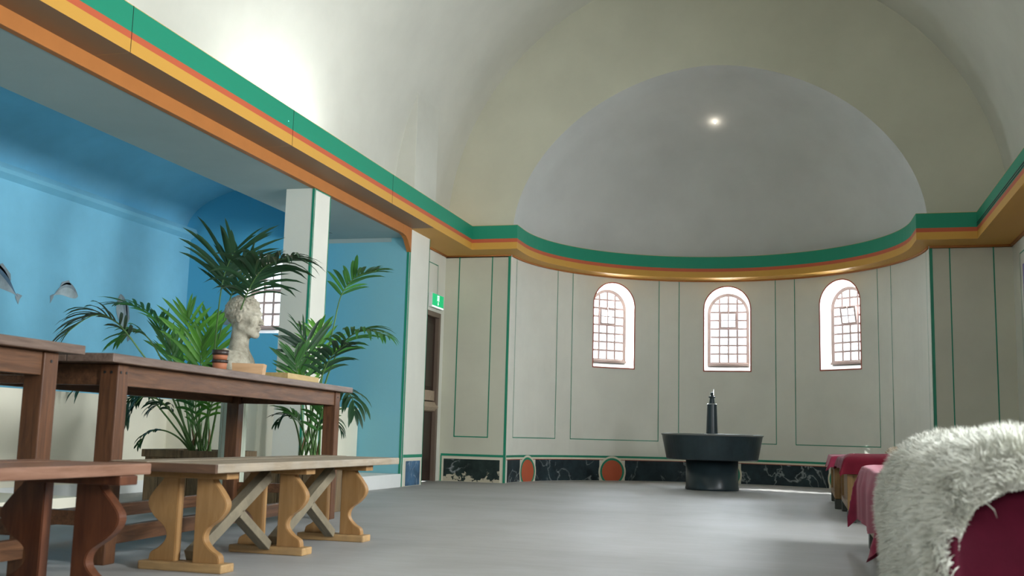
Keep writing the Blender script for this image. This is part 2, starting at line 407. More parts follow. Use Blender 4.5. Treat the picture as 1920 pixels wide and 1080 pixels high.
# marble dado of the apse with painted discs
patch(apse, apse_map, 0, ang(180), .298, .325, 'green', 'dado_line')
patch(apse, apse_map, 0, ang(180), .276, .298, 'border_cream', 'dado_border')
patch(apse, apse_map, 0, ang(180), .268, .276, 'border_red', 'dado_border', -.0025)
cen = [164.2, 127.4, 89.5, 51.5, 15.5]
lim = [180] + cen + [0]
for i in range(6):
    a0 = lim[i] - (1.2 if i == 0 else 4.6); a1 = lim[i + 1] + (1.2 if i == 5 else 4.6)
    patch(apse, apse_map, ang(a1), ang(a0), .004, .268, 'marble', 'marble_panel', -.004)
for a in cen:
    disc(apse, apse_map, ang(a), .118, .178, .203, 'border_cream', 'disc_border', -.006)
    disc(apse, apse_map, ang(a), .118, .150, .178, 'green', 'disc_ring', -.007)
    disc(apse, apse_map, ang(a), .118, 0, .150, 'border_red', 'red_disc', -.008)
for o in list(apse.children):
    if o.name.startswith('red_disc'): o.data.materials[0] = M['red']

# --- end wall with the arch of the half dome
A_, B_, N_ = 2.36, 1.95, 1.85
def arch_in(t):     # t 0..pi from right to left
    c, s = math.cos(t), math.sin(t)
    return AX + A_ * math.copysign(abs(c) ** (2 / N_), c), 3.0 + B_ * abs(s) ** (2 / N_)
RV = 3.205
bm = NB(); K = 64
inn = [(AX + A_, 2.7)] + [arch_in(PI * k / K) for k in range(K + 1)] + [(AX - A_, 2.7)]
out = [(WR + .02, 2.7)] + [(AX + (RV + .03) * math.cos(PI * k / K), 3.0 + (RV + .03) * math.sin(PI * k / K)) for k in range(K + 1)] + [(WL - .02, 2.7)]
for yy in (YE, YE + .25):
    quadstrip(bm, [(x, yy, z) for x, z in inn], [(x, yy, z) for x, z in out])
structure(link('wall_end', fin(bm), 'endwall'))
for nm, x0, x1 in (('wall_end_left', WL - .2, AX - RA), ('wall_end_right', AX + RA, WR + .2)):
    o = structure(link(nm, bx(x0, x1, YE, YE + .25, 0, 2.75), 'endwall'))
    mp = plane_map((0, YE, 0), (1, 0, 0), (0, 1, 0))
    if 'left' in nm:
        line(o, mp, [(-4.08, 2.73), (-4.08, .53), (-3.66, .53), (-3.66, 2.73)], .013)
        line(o, mp, [(-3.445, 2.73), (-3.445, 0)], .03)
        patch(o, mp, -4.24, -3.46, .298, .325, 'green', 'dado_line')
        line(o, mp, [(-4.235, .30), (-4.235, 0)], .016)
        patch(o, mp, -4.225, -3.475, .0, .288, 'border_cream', 'dado_border')
        patch(o, mp, -4.20, -3.50, .004, .265, 'flaked', 'marble_panel', -.004)
    else:
        line(o, mp, [(1.52, 2.73), (1.52, .53), (1.96, .53), (1.96, 2.73)], .013)
        line(o, mp, [(1.33, 2.73), (1.33, 0)], .03)
        patch(o, mp, 1.35, 2.13, .298, .325, 'green', 'dado_line')
        patch(o, mp, 1.36, 2.12, .0, .288, 'border_cream', 'dado_border')
        patch(o, mp, 1.385, 2.095, .004, .265, 'marble', 'marble_panel', -.004)
# --- half dome
bm = NB(); rows = []
for i in range(33):
    t = PI / 2 * i / 32; r = A_ * math.cos(t) ** (2 / N_) if i < 32 else 0; z = 3.0 + B_ * math.sin(t) ** (2 / N_)
    rows.append([Vector((AX + r * math.cos(PI * k / 64), YE + r * math.sin(PI * k / 64), z)) for k in range(65)])
rows.insert(0, [Vector((p.x, p.y, 2.9)) for p in rows[0]])
vv = [[bm.verts.new(p) for p in r] for r in rows]
for a, b in zip(vv, vv[1:]):
    for k in range(64):
        bm.faces.new((a[k], a[k + 1], b[k + 1], b[k]))
bmesh.ops.remove_doubles(bm, verts=bm.verts, dist=1e-4); bmesh.ops.dissolve_degenerate(bm, edges=bm.edges, dist=1e-5); bmesh.ops.recalc_face_normals(bm, faces=bm.faces)
dome = structure(link('ceiling_dome', bm, plaster('dome_plaster', (.60, .61, .58)), smooth=True))
# --- barrel vault
bm = NB()
ths = [PI * k / 72 for k in range(73)]
prof = [(WR, 2.85)] + [(AX + RV * math.cos(t), 3.0 + RV * math.sin(t)) for t in ths] + [(WL, 2.85)]
quadstrip(bm, [(x, -3.6, z) for x, z in prof], [(x, YE + .02, z) for x, z in prof])
structure(link('ceiling', fin(bm), 'vault', smooth=True))
# pier that carries pillar B up into the vault
for x0, x1, y0, y1 in ((WL - .1, -4.02, 10.42, 11.1),):
    structure(link('wall_pier', bx(x0, x1, y0, y1, 2.80, 4.3, .004), 'vault'))

# --- cornice (one sweep, cut into its runs)
def sweep(name, fr, bk, mat, zt=ZT, zb=ZB):
    bm = NB(); prof = [(0, zt), (0, zb), (1, zb), (1, zb + .06), (.22, zb + .06), (.12, zb + .10), (.12, zt)]
    ring = []
    for f, b in zip(fr, bk):
        f = Vector(f); b = Vector(b); d = b - f; ring.append([bm.verts.new((*(f + d * t), z)) for t, z in prof])
    for a, b in zip(ring, ring[1:]):
        for i in range(len(prof)): j = (i + 1) % len(prof); bm.faces.new((a[i], b[i], b[j], a[j]))
    bm.faces.new(ring[0]); bm.faces.new(ring[-1][::-1])
    bmesh.ops.recalc_face_normals(bm, faces=bm.faces)
    return structure(link(name, bm, mat))
XL, XR, YC = -3.80, 1.746, 11.80
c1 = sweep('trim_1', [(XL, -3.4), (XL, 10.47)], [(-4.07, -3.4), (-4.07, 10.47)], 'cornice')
c2 = sweep('trim_2', [(XL, 10.47), (XL, YC)], [(WL, 10.47), (WL, YE)], 'cornice_apse')
c3 = sweep('trim_3', [(XL, YC), (-3.245, YC)], [(WL, YE), (AX - RA, YE)], 'cornice_apse')
n = 56; RC = 2.19; YA = 12.1
fr = [(-3.245, YC)] + [(AX + RC * math.cos(PI - PI * k / n), YA + RC * math.sin(PI * k / n)) for k in range(n + 1)] + [(1.145, YC)]
bk = [(AX - RA, YE)] + [(AX + RA * math.cos(PI - PI * k / n), YE + RA * math.sin(PI * k / n)) for k in range(n + 1)] + [(AX + RA, YE)]
c4 = sweep('trim_4', fr, bk, 'cornice_apse')
c5 = sweep('trim_5', [(1.145, YC), (XR, YC)], [(AX + RA, YE), (WR, YE)], 'cornice_apse')
c6 = sweep('trim_6', [(XR, YC), (XR, -3.4)], [(WR, YE), (WR, -3.4)], 'cornice_apse')
# small moulding where soffit and wall meet
def mould(path, parent, r=.016, mat='orange', z=ZB - .004):
    return link('soffit_moulding', tube(NB(), [(x, y, z) for x, y in path], r, 6), mat, parent, True)
mould([(WL + .01, 11.1), (WL + .01, YE - .01)], c2); mould([(WL + .01, YE - .01), (AX - RA, YE - .01)], c3, .013)
mould([(AX + (RA - .012) * math.cos(PI - PI * k / n), YE + (RA - .012) * math.sin(PI * k / n)) for k in range(n + 1)], c4, .016)
mould([(AX + RA, YE - .01), (WR - .01, YE - .01)], c5, .02); mould([(WR - .01, YE - .01), (WR - .01, 2)], c6, .02)
# joints between the cornice boards on the long beam, track grooves on the right beam
for yy in (3.1, 5.15, 7.2, 9.27):
    link('board_joint', bx(XL, XL + .0015, yy - .002, yy + .002, ZB, ZT), 'black', c1)
    link('board_joint', bx(-4.07, XL, yy - .0015, yy + .0015, ZB - .0012, ZB), 'soffit', c1)
for zz in (2.868, 2.892):
    link('track_groove', bx(XR - .006, XR + .01, -3.4, YC - .01, zz - .0035, zz + .0035), 'black', c6)
# orange lower strip of the arcade beam, its bracket, and the grey soffit behind
structure(link('trim_7', bx(-4.10, -4.05, -3.4, 10.22, 2.628, 2.735, .004), 'orange'))
structure(link('trim_8', prism(NB(), [(10.22, 2.735), (10.22, 2.628), (10.30, 2.615), (10.36, 2.58), (10.44, 2.50), (10.47, 2.47), (10.47, 2.735)], 'x', -4.10, -4.05), 'orange'))
b = bx(-4.82, -4.10, -3.4, 10.47, 2.63, 2.72); box(b, -4.82, -4.30, -3.4, 10.47, 2.72, 3.4); box(b, -5.35, -4.80, 10.15, 10.47, 2.631, 2.72)
structure(link('ceiling_arcade', b, 'grey_soffit'))
# --- pillars
pa = structure(link('wall_pillar', bx(-4.34, -4.07, 8.17, 8.49, 0, 2.64), 'cream'))
mpx = plane_map((-4.07, 0, 0), (0, 1, 0), (-1, 0, 0)); mpy = plane_map((0, 8.17, 0), (1, 0, 0), (0, 1, 0))
line(pa, mpx, [(8.18, 0), (8.18, 2.625), (8.482, 2.625), (8.482, 0)], .012)
line(pa, mpy, [(-4.079, 0), (-4.079, 2.63)], .022)
pb = structure(link('wall_pillar', bx(-4.30, -4.07, 10.48, 11.10, 0, 2.74), 'cream'))
line(pb, mpx, [(10.495, 0), (10.495, 2.72)], .03); line(pb, mpx, [(11.09, 0), (11.09, 2.72)], .012)
patch(pb, mpx, 10.52, 11.09, .298, .33, 'green', 'dado_line'); patch(pb, mpx, 10.55, 11.07, 0, .285, 'border_cream', 'dado_border')
patch(pb, mpx, 10.60, 11.03, .004, .262, 'marble_blue', 'marble_panel', -.004)
# --- hall side wall with the door, beyond pillar B
wl = structure(link('wall_left', bx(WL - .2, WL, 12.05, YE, 0, 2.75), 'cream'))
link('wall_over_door', bx(WL - .2, WL, 11.10, 12.05, 1.99, 2.75), 'cream', wl)
mpl = plane_map((WL, 0, 0), (0, 1, 0), (-1, 0, 0))
line(wl, mpl, [(11.2, 2.56), (11.93, 2.56), (11.93, 2.02)], .010)
dr = bpy.data.objects.new('door_1', None); C.objects.link(dr); dr['kind'] = 'structure'
b = NB()
for a in ((11.99, 12.05, 0, 1.99), (11.10, 11.99, 1.93, 1.99)): box(b, WL - .16, WL + .018, a[0], a[1], a[2], a[3], .004)
link('door_frame', b, 'door_frame', dr)
link('door_leaf', bx(WL - .07, WL - .03, 11.12, 11.99, .01, 1.93, .003), 'door', dr)
for y0, y1, z0, z1 in ((11.2, 11.5, .12, .80), (11.58, 11.9, .12, .80), (11.2, 11.5, 1.1, 1.85), (11.58, 11.9, 1.1, 1.85)):
    b = NB(); box(b, WL - .035, WL - .016, y0, y1, z0, z1, .008); link('door_panel', b, 'door', dr)
link('lock_rail', bx(WL - .03, WL - .008, 11.12, 11.985, .94, 1.06, .006), 'door_rail', dr)
link('door_ledge', prism(NB(), [(WL - .03, .93), (WL - .03, .81), (WL + .0, .82), (WL + .03, .865), (WL + .0, .925)], 'y', 11.12, 12.03), 'door_rail', dr)
# --- right wall
wr = structure(link('wall_right', bx(WR, WR + .2, -3.6, YE + .2, 0, 3.0), 'cream'))
mpr = plane_map((WR, 0, 0), (0, 1, 0), (1, 0, 0))
line(wr, mpr, [(11.82, .53), (11.82, 2.56), (10.7, 2.56), (10.7, .53)], .012)
patch(wr, mpr, 10.8, 11.70, 1.0, 2.43, 'purple', 'painted_panel')
patch(wr, mpr, -3.5, 12.2, .298, .325, 'green', 'dado_line')
structure(link('wall_back', bx(-6.9, WR + .2, -3.8, -3.6, 0, 6.4), 'cream'))
# --- aisle: blue walls, vault, low cream wall
mpw = plane_map((0, 10.47, 0), (1, 0, 0), (0, 1, 0))
aw = wall_with_arches('wall_aisle_end', mpw, -6.95, -4.07, 0, 3.4, [(-5.745, .27, 1.60, 2.20)], .28, None)
m, nt, b = newmat('aisle_end_lit_paint', .7, .25); tc = nt.nodes.new('ShaderNodeTexCoord'); sp = nt.nodes.new('ShaderNodeSeparateXYZ'); L(nt, tc.outputs['Object'], sp.inputs[0])
v = coords(nt); fx = ntex(nt, v, 1.5, 5)
mr = nt.nodes.new('ShaderNodeMapRange'); mr.inputs[1].default_value = -5.3; mr.inputs[2].default_value = -4.4; L(nt, sp.outputs[0], mr.inputs[0])
c1_ = ramp(nt, mr.outputs[0], [(0, (.12, .46, .66)), (1, (.20, .46, .53))])  # one blue wall: backlit side and hall light painted in as deep blue to teal
band = nt.nodes.new('ShaderNodeMath'); band.operation = 'GREATER_THAN'; band.inputs[1].default_value = 2.585; L(nt, sp.outputs[2], band.inputs[0])
right = nt.nodes.new('ShaderNodeMath'); right.operation = 'GREATER_THAN'; right.inputs[1].default_value = -5.3; L(nt, sp.outputs[0], right.inputs[0])
left = nt.nodes.new('ShaderNodeMath'); left.operation = 'LESS_THAN'; left.inputs[1].default_value = -4.28; L(nt, sp.outputs[0], left.inputs[0])
m1 = nt.nodes.new('ShaderNodeMath'); m1.operation = 'MULTIPLY'; L(nt, band.outputs[0], m1.inputs[0]); L(nt, left.outputs[0], m1.inputs[1])
m2 = nt.nodes.new('ShaderNodeMath'); m2.operation = 'MULTIPLY'; L(nt, m1.outputs[0], m2.inputs[0]); L(nt, right.outputs[0], m2.inputs[1])
mx = nt.nodes.new('ShaderNodeMix'); mx.data_type = 'RGBA'; L(nt, m2.outputs[0], mx.inputs[0]); L(nt, c1_, mx.inputs[6]); mx.inputs[7].default_value = (.34, .42, .41, 1)
L(nt, mx.outputs[2], b.inputs['Base Color']); bump(nt, b, ntex(nt, v, 45, 5), .15, .004)
aw.data.materials.append(m)
line(aw, plane_map((0, 10.47, 0), (1, 0, 0), (0, 1, 0)), [(-4.083, 0), (-4.083, 2.72)], .024)
wa = structure(link('wall_aisle', bx(-6.93, -6.73, -3.6, 10.47, 0, 2.75), 'blue'))
bm = NB(); prof = [(-6.73 + .92 - .99 * math.cos(PI * k / 24), 2.76 + .5 * math.sin(PI * k / 24)) for k in range(25)]
prof = [(x, z) for x, z in prof if x <= -4.8]; prof.append((-4.82, 2.63))
quadstrip(bm, [(x, -3.6, z) for x, z in prof], [(x, 10.47, z) for x, z in prof])
structure(link('ceiling_aisle', fin(bm), 'blue', smooth=True))
structure(link('trim_9', prism(NB(), [(-6.73, 2.66), (-6.66, 2.70), (-6.64, 2.73), (-6.66, 2.78), (-6.73, 2.79)], 'y', -3.6, 10.46), 'blue'))
lw = structure(link('wall_low', prism(NB(), [(-6.73, -3.4), (-5.45, -3.4), (-5.45, 8.3), (-4.57, 8.3), (-4.57, 10.465), (-6.73, 10.465)], 'z', 0, .80, .004), 'dado_cream'))
structure(link('baseboard_aisle', prism(NB(), [(-5.47, -3.4), (-5.43, -3.4), (-5.43, 8.28), (-4.55, 8.28), (-4.55, 10.46), (-4.60, 10.46), (-4.60, 8.32), (-5.47, 8.32)], 'z', 0, .10, .004), 'skirting'))
structure(link('baseboard_arcade', prism(NB(), [(-4.56, 8.6), (-4.05, 9.0), (-4.05, 10.44), (-4.56, 10.44)], 'z', 0, .135, .006), 'skirting'))
structure(link('trim_10', bx(-5.5, -4.72, -2.5, 6.25, 0, .075, .006), 'dado_cream'))

# --- fish painted on the aisle walls (flat paint)
def fish(parent, mp, uc, vc, ln, rot, dark, flip=1, bend=.15):
    body = []; n = 20
    for k in range(n + 1):
        t = k / n; w_ = .22 * math.sin(PI * min(1, t * 1.08) ** .75) * (1 - .35 * t) + .012
        body.append((t, w_))
    def T(x, y):
        x -= .5; y += bend * (1 - 4 * x * x) * .35; x *= flip
        c, s = math.cos(rot), math.sin(rot); return uc + ln * (x * c - y * s), vc + ln * (x * s + y * c)
    o = link('painted_fish', quadstrip(NB(), [mp(*T(t, w_), -.003) for t, w_ in body], [mp(*T(t, -w_ * .9), -.003) for t, w_ in body]), dark, parent)
    back = quadstrip(NB(), [mp(*T(t, w_), -.0045) for t, w_ in body], [mp(*T(t, w_ * .35), -.0045) for t, w_ in body]); link('fish_back', back, 'fish_dark' if dark == 'fish_grey' else 'fish_grey', o)
    tail = NB(); f = [tail.verts.new(mp(*T(*p), -.004)) for p in ((.95, .04), (1.09, .10), (1.07, 0), (1.09, -.10), (.95, -.04))]; tail.faces.new(f); link('fish_tail', tail, 'fish_grey', o)
    fn = NB(); f = [fn.verts.new(mp(*T(*p), -.0045)) for p in ((.25, .16), (.35, .27), (.62, .22), (.7, .12), (.45, .15))]; fn.faces.new(f); link('fish_fin', fn, 'fish_grey', o)
    return o
mpa = plane_map((-6.73, 0, 0), (0, 1, 0), (-1, 0, 0))
fish(wa, mpa, 7.60, 1.765, .48, -.45, 'fish_grey', 1, .1)
fish(wa, mpa, 8.44, 1.745, .36, .15, 'fish_pale', -1, .5)
fish(wa, mpa, 9.36, 1.67, .46, -1.15, 'fish_pale', 1, -.2)
fish(aw, mpw, -6.25, 1.69, .36, -.35, 'fish_grey', 1, .5)

# ---------------------------------------------------------------- windows
def clip(poly, cl):
    out = poly
    for i in range(len(cl)):
        a, b = cl[i], cl[(i + 1) % len(cl)]; inp = out; out = []
        if not inp: break
        side = lambda p: (b[0] - a[0]) * (p[1] - a[1]) - (b[1] - a[1]) * (p[0] - a[0])
        for k in range(len(inp)):
            p, q = inp[k], inp[(k + 1) % len(inp)]; sp_, sq = side(p), side(q)
            if sp_ >= 0: out.append(p)
            if (sp_ >= 0) != (sq >= 0):
                t = sp_ / (sp_ - sq); out.append((p[0] + t * (q[0] - p[0]), p[1] + t * (q[1] - p[1])))
    return out
def window(idx, loc, rz, gw, gz0, spring, px, pz, fw, hopper, tilt):
    """local x across, local y outward; z = world height"""
    root = bpy.data.objects.new('window_%d' % idx, None); C.objects.link(root); root.location = loc; root.rotation_euler = (0, 0, rz); root['kind'] = 'structure'
    n = 28
    def arc(hw, z0): return [(-hw, z0), (hw, z0)] + [(hw * math.cos(PI * k / n), spring + hw * math.sin(PI * k / n)) for k in range(n + 1)]
    glass = arc(gw, gz0)
    bm = NB(); a = arc(gw, gz0); c = arc(gw + fw, gz0 - fw * .7)
    for (y0, y1, P) in ((-.02, .03, None),):
        A = [bm.verts.new((x, -.02, z)) for x, z in a]; B = [bm.verts.new((x, -.035, z)) for x, z in c]
        A2 = [bm.verts.new((x, .03, z)) for x, z in a]; B2 = [bm.verts.new((x, .03, z)) for x, z in c]; m_ = len(a)
        for i in range(m_):
            j = (i + 1) % m_
            for q in ((A[i], A[j], B[j], B[i]), (A[i], A2[i], A2[j], A[j]), (B[i], B[j], B2[j], B2[i]), (A2[i], B2[i], B2[j], A2[j])): bm.faces.new(q)
    link('window_frame', fin(bm), 'frame', root)
    link('window_sill', bx(-gw - fw, gw + fw, -.06, .0, gz0 - fw - .012, gz0 - fw * .5, .004), 'frame', root)
    top = spring + gw; xs = [-gw + px * k for k in range(1, int(round(2 * gw / px)))]
    nr = int(math.ceil((top - gz0) / pz)); bt = .0125
    hx0, hx1, hz0, hz1 = hopper
    for x in xs:
        zt = spring + math.sqrt(max(0, gw * gw - x * x))
        segs = [(gz0, zt)] if not (hx0 < x < hx1) else [(gz0, hz0), (hz1, zt)]
        for z0, z1 in segs:
            if z1 - z0 > .02: link('glazing_bar', bx(x - bt, x + bt, -.012, .012, z0, z1), 'sash', root)
    for k in range(1, nr):
        z = gz0 + pz * k; hw = gw if z < spring else math.sqrt(max(0, gw * gw - (z - spring) ** 2))
        if hw < .04: continue
        segs = [(-hw, hw)] if not (hz0 + .01 < z < hz1 - .01) else [(-hw, hx0), (hx1, hw)]
        for x0, x1 in segs: link('glazing_bar', bx(x0, x1, -.011, .011, z - bt, z + bt), 'sash', root)
    cols = [-gw] + xs + [gw]
    for k in range(nr):
        for x0, x1 in zip(cols, cols[1:]):
            z0, z1 = gz0 + pz * k, gz0 + pz * (k + 1)
            if x0 >= hx0 - .01 and x1 <= hx1 + .01 and z0 >= hz0 - .01 and z1 <= hz1 + .01: continue
            p = clip([(x0, z0), (x1, z0), (x1, z1), (x0, z1)], glass)
            if len(p) < 3: continue
            ar = abs(sum(p[i][0] * p[(i + 1) % len(p)][1] - p[(i + 1) % len(p)][0] * p[i][1] for i in range(len(p)))) / 2
            if ar < 2e-4: continue
            link('pane', prism(NB(), p, 'y', .001, .004), 'glass', root)
    # opening casement with four small panes
    bm = NB(); f = .026; w2 = (hx1 - hx0) / 2; hh = hz1 - hz0
    for a in ((-w2, w2, 0, f), (-w2, w2, hh - f, hh), (-w2, -w2 + f, f, hh - f), (w2 - f, w2, f, hh - f), (-.007, .007, f, hh - f)): box(bm, a[0], a[1], -.02, .012, a[2], a[3])
    box(bm, -w2 + f, w2 - f, -.018, .010, hh / 2 - .007, hh / 2 + .007)
    s = link('casement', bm, 'sash', root); s.location = ((hx0 + hx1) / 2, -.014, hz0); s.rotation_euler = (tilt, 0, 0)
    for x0, x1 in ((-w2 + f, -.007), (.007, w2 - f)):
        for z0, z1 in ((f, hh / 2 - .007), (hh / 2 + .007, hh - f)): link('casement_pane', bx(x0, x1, -.005, -.002, z0, z1), 'glass', s)
    link('catch', bx(-.008, .008, -.05, -.014, hh - .02, hh + .01, .002), 'frame', s)
    return root
for i, a in enumerate((127.5, 89.2, 51)):
    p = apse_map(ang(a), 0, .20)
    window(i + 1, p, R(a - 90), .24, 1.625, 2.29, .12, .115, .042, (-.12, .12, 1.625 + .115 * 4, 1.625 + .115 * 6), (0, 0, .16)[i])
window(4, (-5.745, 10.67, 0), 0, .235, 1.705, 2.19, .1175, .128, .035, (0, .235 - .1175 * 0 - .0, 1.705 + .128 * 4, 1.705 + .128 * 4) if False else (-.1175, .1175, 1.705 + .128 * 3, 1.705 + .128 * 5), .1)

# ---------------------------------------------------------------- tables
def table(label, loc, rz, ln, wd=.84, h=.845, off=.07):
    """origin on the floor under the near hall-side corner; runs along +y, across -x"""
    t = thing('refectory_table', label, 'table', loc, rz, 'dark oak refectory tables')
    nb = 4
    for k in range(nb):
        x1 = -wd * k / nb - .001; x0 = -wd * (k + 1) / nb + .001
        link('top_board', bx(x0, x1, 0, ln, h - .036, h - random.uniform(0, .0015), .004), 'table_top', t)
    zi = h - .036; ah = .088; lw_ = .082; ins = .045
    for y0 in (ins + off, ln - ins - off - lw_):
        for x1 in (-ins, -wd + ins + lw_):
            link('leg', bx(x1 - lw_, x1, y0, y0 + lw_, 0, zi - .001, .005), 'table_leg', t)
    for x in (-ins - .008, -wd + ins + .038):
        link('rail', bx(x - .03, x, ins + off + lw_, ln - ins - off - lw_, zi - ah, zi - .001, .003), 'table', t)
        link('stretcher', bx(x - .045, x - .008, ins + off + lw_, ln - ins - off - lw_, .075, .145, .004), 'table', t)
    for y in (ins + .08, ln - ins - .11):
        link('rail', bx(-wd + ins + lw_, -ins - lw_, y, y + .03, zi - ah, zi - .001, .003), 'table', t)
        link('stretcher', bx(-wd + ins + lw_, -ins - lw_, y + .01, y + .05, .15, .21, .004), 'table', t)
    for y0 in (ins + off + .02, ins + off + .062, ln - ins - off - lw_ + .04):
        link('peg', lathe(NB(), [(0, .002), (.006, .002), (.006, -.004), (0, -.004)], 8), 'black', t).matrix_local = Matrix.Translation((-ins, y0, zi - .035)) @ Matrix.Rotation(PI / 2, 4, 'Y')
    for x0 in (-ins - .03, -ins - .06):
        link('peg', lathe(NB(), [(0, .002), (.006, .002), (.006, -.004), (0, -.004)], 8), 'black', t).matrix_local = Matrix.Translation((x0, ins + off, zi - .035)) @ Matrix.Rotation(PI / 2, 4, 'X')
    return t
table('long dark oak table with the flower pots, box and tray on it', (-2.665, 3.66, 0), R(4.57), 2.87)
t1 = table('dark oak table cut by the left edge of the picture, bare top, nearest table', (-2.66 + 2.3 * math.sin(R(2)), 3.48 - 2.3 * math.cos(R(2)), 0), R(2), 2.3, .84, .858, .05)

# ---------------------------------------------------------------- benches
PROF = [(.070, .362), (.078, .345), (.108, .31), (.133, .272), (.130, .238), (.100, .200), (.060, .170), (.044, .140), (.050, .112), (.078, .084), (.108, .066), (.116, .045), (.116, .032)]
def smooth_prof(p, sub=4):
    out = []
    for i in range(len(p) - 1):
        a = Vector(p[max(i - 1, 0)]); b = Vector(p[i]); c = Vector(p[i + 1]); d = Vector(p[min(i + 2, len(p) - 1)])
        for k in range(sub):
            t = k / sub; out.append(tuple(.5 * ((2 * b) + (c - a) * t + (2 * a - 5 * b + 4 * c - d) * t * t + (3 * b - a - 3 * c + d) * t ** 3)))
    return out + [tuple(p[-1])]
def bench(label, loc, rz, y0, y1, hw, sup, mats, sx=1.0, gap=.04, braces=True, h=.425):
    mt, ms, mf, mb = mats
    t = thing('trestle_bench', label, 'bench', loc, rz, 'scroll-legged benches')
    xs = [-hw, -hw * .3, hw * .38, hw]
    for k in range(3):
        link('plank', bx(xs[k] + .0012, xs[k + 1] - .0012, y0 + random.uniform(0, .006), y1 - random.uniform(0, .008), h - .036, h - random.uniform(0, .002), .005), mt, t)
    kz = (h - .063) / .362
    P = [(a, z * kz) for a, z in smooth_prof(PROF)]
    link('end_batten', bx(-hw + .002, hw - .002, y0 - .014, y0 + .004, h - .037, h - .003, .003), 'dark_end', t)
    for y in sup:
        for s in (-1, 1):
            pts = [(s * gap, .032)] + [(s * (gap + x * sx), z) for x, z in reversed(P)] + [(s * gap, .362 * kz)]
            link('scroll_board', prism(NB(), pts, 'y', y - .022, y + .022, .003), ms, t)
        link('foot_plate', bx(-gap - .145 * sx, gap + .145 * sx, y - .05, y + .05, 0, .034, .006), mf, t)
        link('cleat', bx(-gap - .145 * sx, gap + .145 * sx, y - .045, y + .045, h - .066, h - .0365, .004), ms, t)
    if not braces:
        link('stretcher', beam(NB(), (-.24, sup[0], .235), (-.24, sup[-1] - .12, .235), .05, .085, .018), ms, t)
    if braces:
        for a, b in zip(sup, sup[1:]):
            f, g = Vector((0, a + .03, .05)), Vector((0, b - .07, h - .075))
            link('brace', beam(NB(), f, g, .05, .05), mb, t)
            m_ = f.lerp(g, .56)
            link('short_brace', beam(NB(), m_ + Vector((0, .01, -.02)), Vector((0, b - .045, .037)), .05, .04), mb, t)
    return t
bench('long bench with honey pine scroll legs, crossed braces and a weathered grey plank seat', (-2.365, 0, 0), 0, 3.60, 5.46, .235, (3.80, 4.49, 5.17), ('plank', 'pine', 'pine_foot', 'brace'))
bench('reddish brown bench with dark scroll legs at the left edge, nearest bench', (-2.275, 0, 0), 0, 1.15, 3.05, .23, (1.47, 2.20, 2.93), ('red_top', 'red_bench', 'red_bench', 'red_bench'), 1.2, .058, False, .44)

# ---------------------------------------------------------------- things on the long table
def on_table(x, y): return (x, y, .8445)
t = thing('flower_pot', 'terracotta pot with dark rim band, lower of the stacked pair on the long table', 'pot', on_table(-2.905, 4.86), 0, 'stacked flower pots')
link('pot_body', lathe(NB(), [(0, 0), (.033, 0), (.039, .058), (.0365, .058), (.031, .004), (0, .004)], 28), 'terracotta', t, True)
link('rim_band', lathe(NB(), [(.0385, .044), (.0415, .046), (.0425, .060), (.038, .061)], 28), 'pot_dark', t, True)
t = thing('flower_pot', 'terracotta pot with broad black band, upper of the stacked pair on the table', 'pot', (-2.905, 4.86, .8445 + .0605), 0, 'stacked flower pots')
link('pot_body', lathe(NB(), [(0, 0), (.034, 0), (.038, .026), (.0365, .026), (.031, .004), (0, .004)], 28), 'terracotta', t, True)
link('rim_band', lathe(NB(), [(.0382, .024), (.041, .026), (.0435, .050), (.040, .050), (.038, .026)], 28), 'pot_dark', t, True)
t = thing('wooden_box', 'small open box of pale reddish wood on the long table beside the pots', 'box', on_table(-2.915, 5.18), R(20))
for a in ((-.085, .085, -.055, -.047), (-.085, .085, .047, .055)): link('side_board', prism(NB(), [(a[0] * .92, 0), (a[1] * .92, 0), (a[1], .062), (a[0], .062)], 'y', a[2], a[3]), 'box_wood', t)
for s in (-1, 1): link('side_board', prism(NB(), [(s * .078, 0), (s * .070, 0), (s * .077, .062), (s * .085, .062)], 'y', -.047, .047), 'box_wood', t)
link('box_bottom', bx(-.07, .07, -.047, .047, 0, .007), 'box_wood', t)
t = thing('wooden_tray', 'shallow yellowish wooden tray at the far end of the long table', 'tray', on_table(-2.99, 5.78), R(6))
link('tray_bottom', bx(-.10, .10, -.26, .26, 0, .008), 'tray_wood', t)
for a in ((-.10, -.09, -.26, .26), (.09, .10, -.26, .26), (-.09, .09, -.26, -.25), (-.09, .09, .25, .26)): link('tray_side', bx(*a, .008, .038, .002), 'tray_wood', t)
def pebble(loc, r, lab, mat='box_wood'):
    b = NB(); bmesh.ops.create_icosphere(b, subdivisions=3, radius=1)
    for v in b.verts:
        k = 1 + .12 * noise.noise(v.co * 2 + Vector(loc)); v.co = Vector((v.co.x * r * 1.2 * k, v.co.y * r * 1.4 * k, v.co.z * r * .8 * k))
    o = link('pebble', b, mat, None, True); o.location = loc; return tag(o, lab, 'pebble', 'pebbles in the tray')
pebble((-2.985, 5.72, .8445 + .026), .021, 'round pinkish pebble lying in the wooden tray')
pebble((-3.01, 5.60, .8445 + .022), .016, 'small dark pebble lying in the near part of the wooden tray', 'planter')

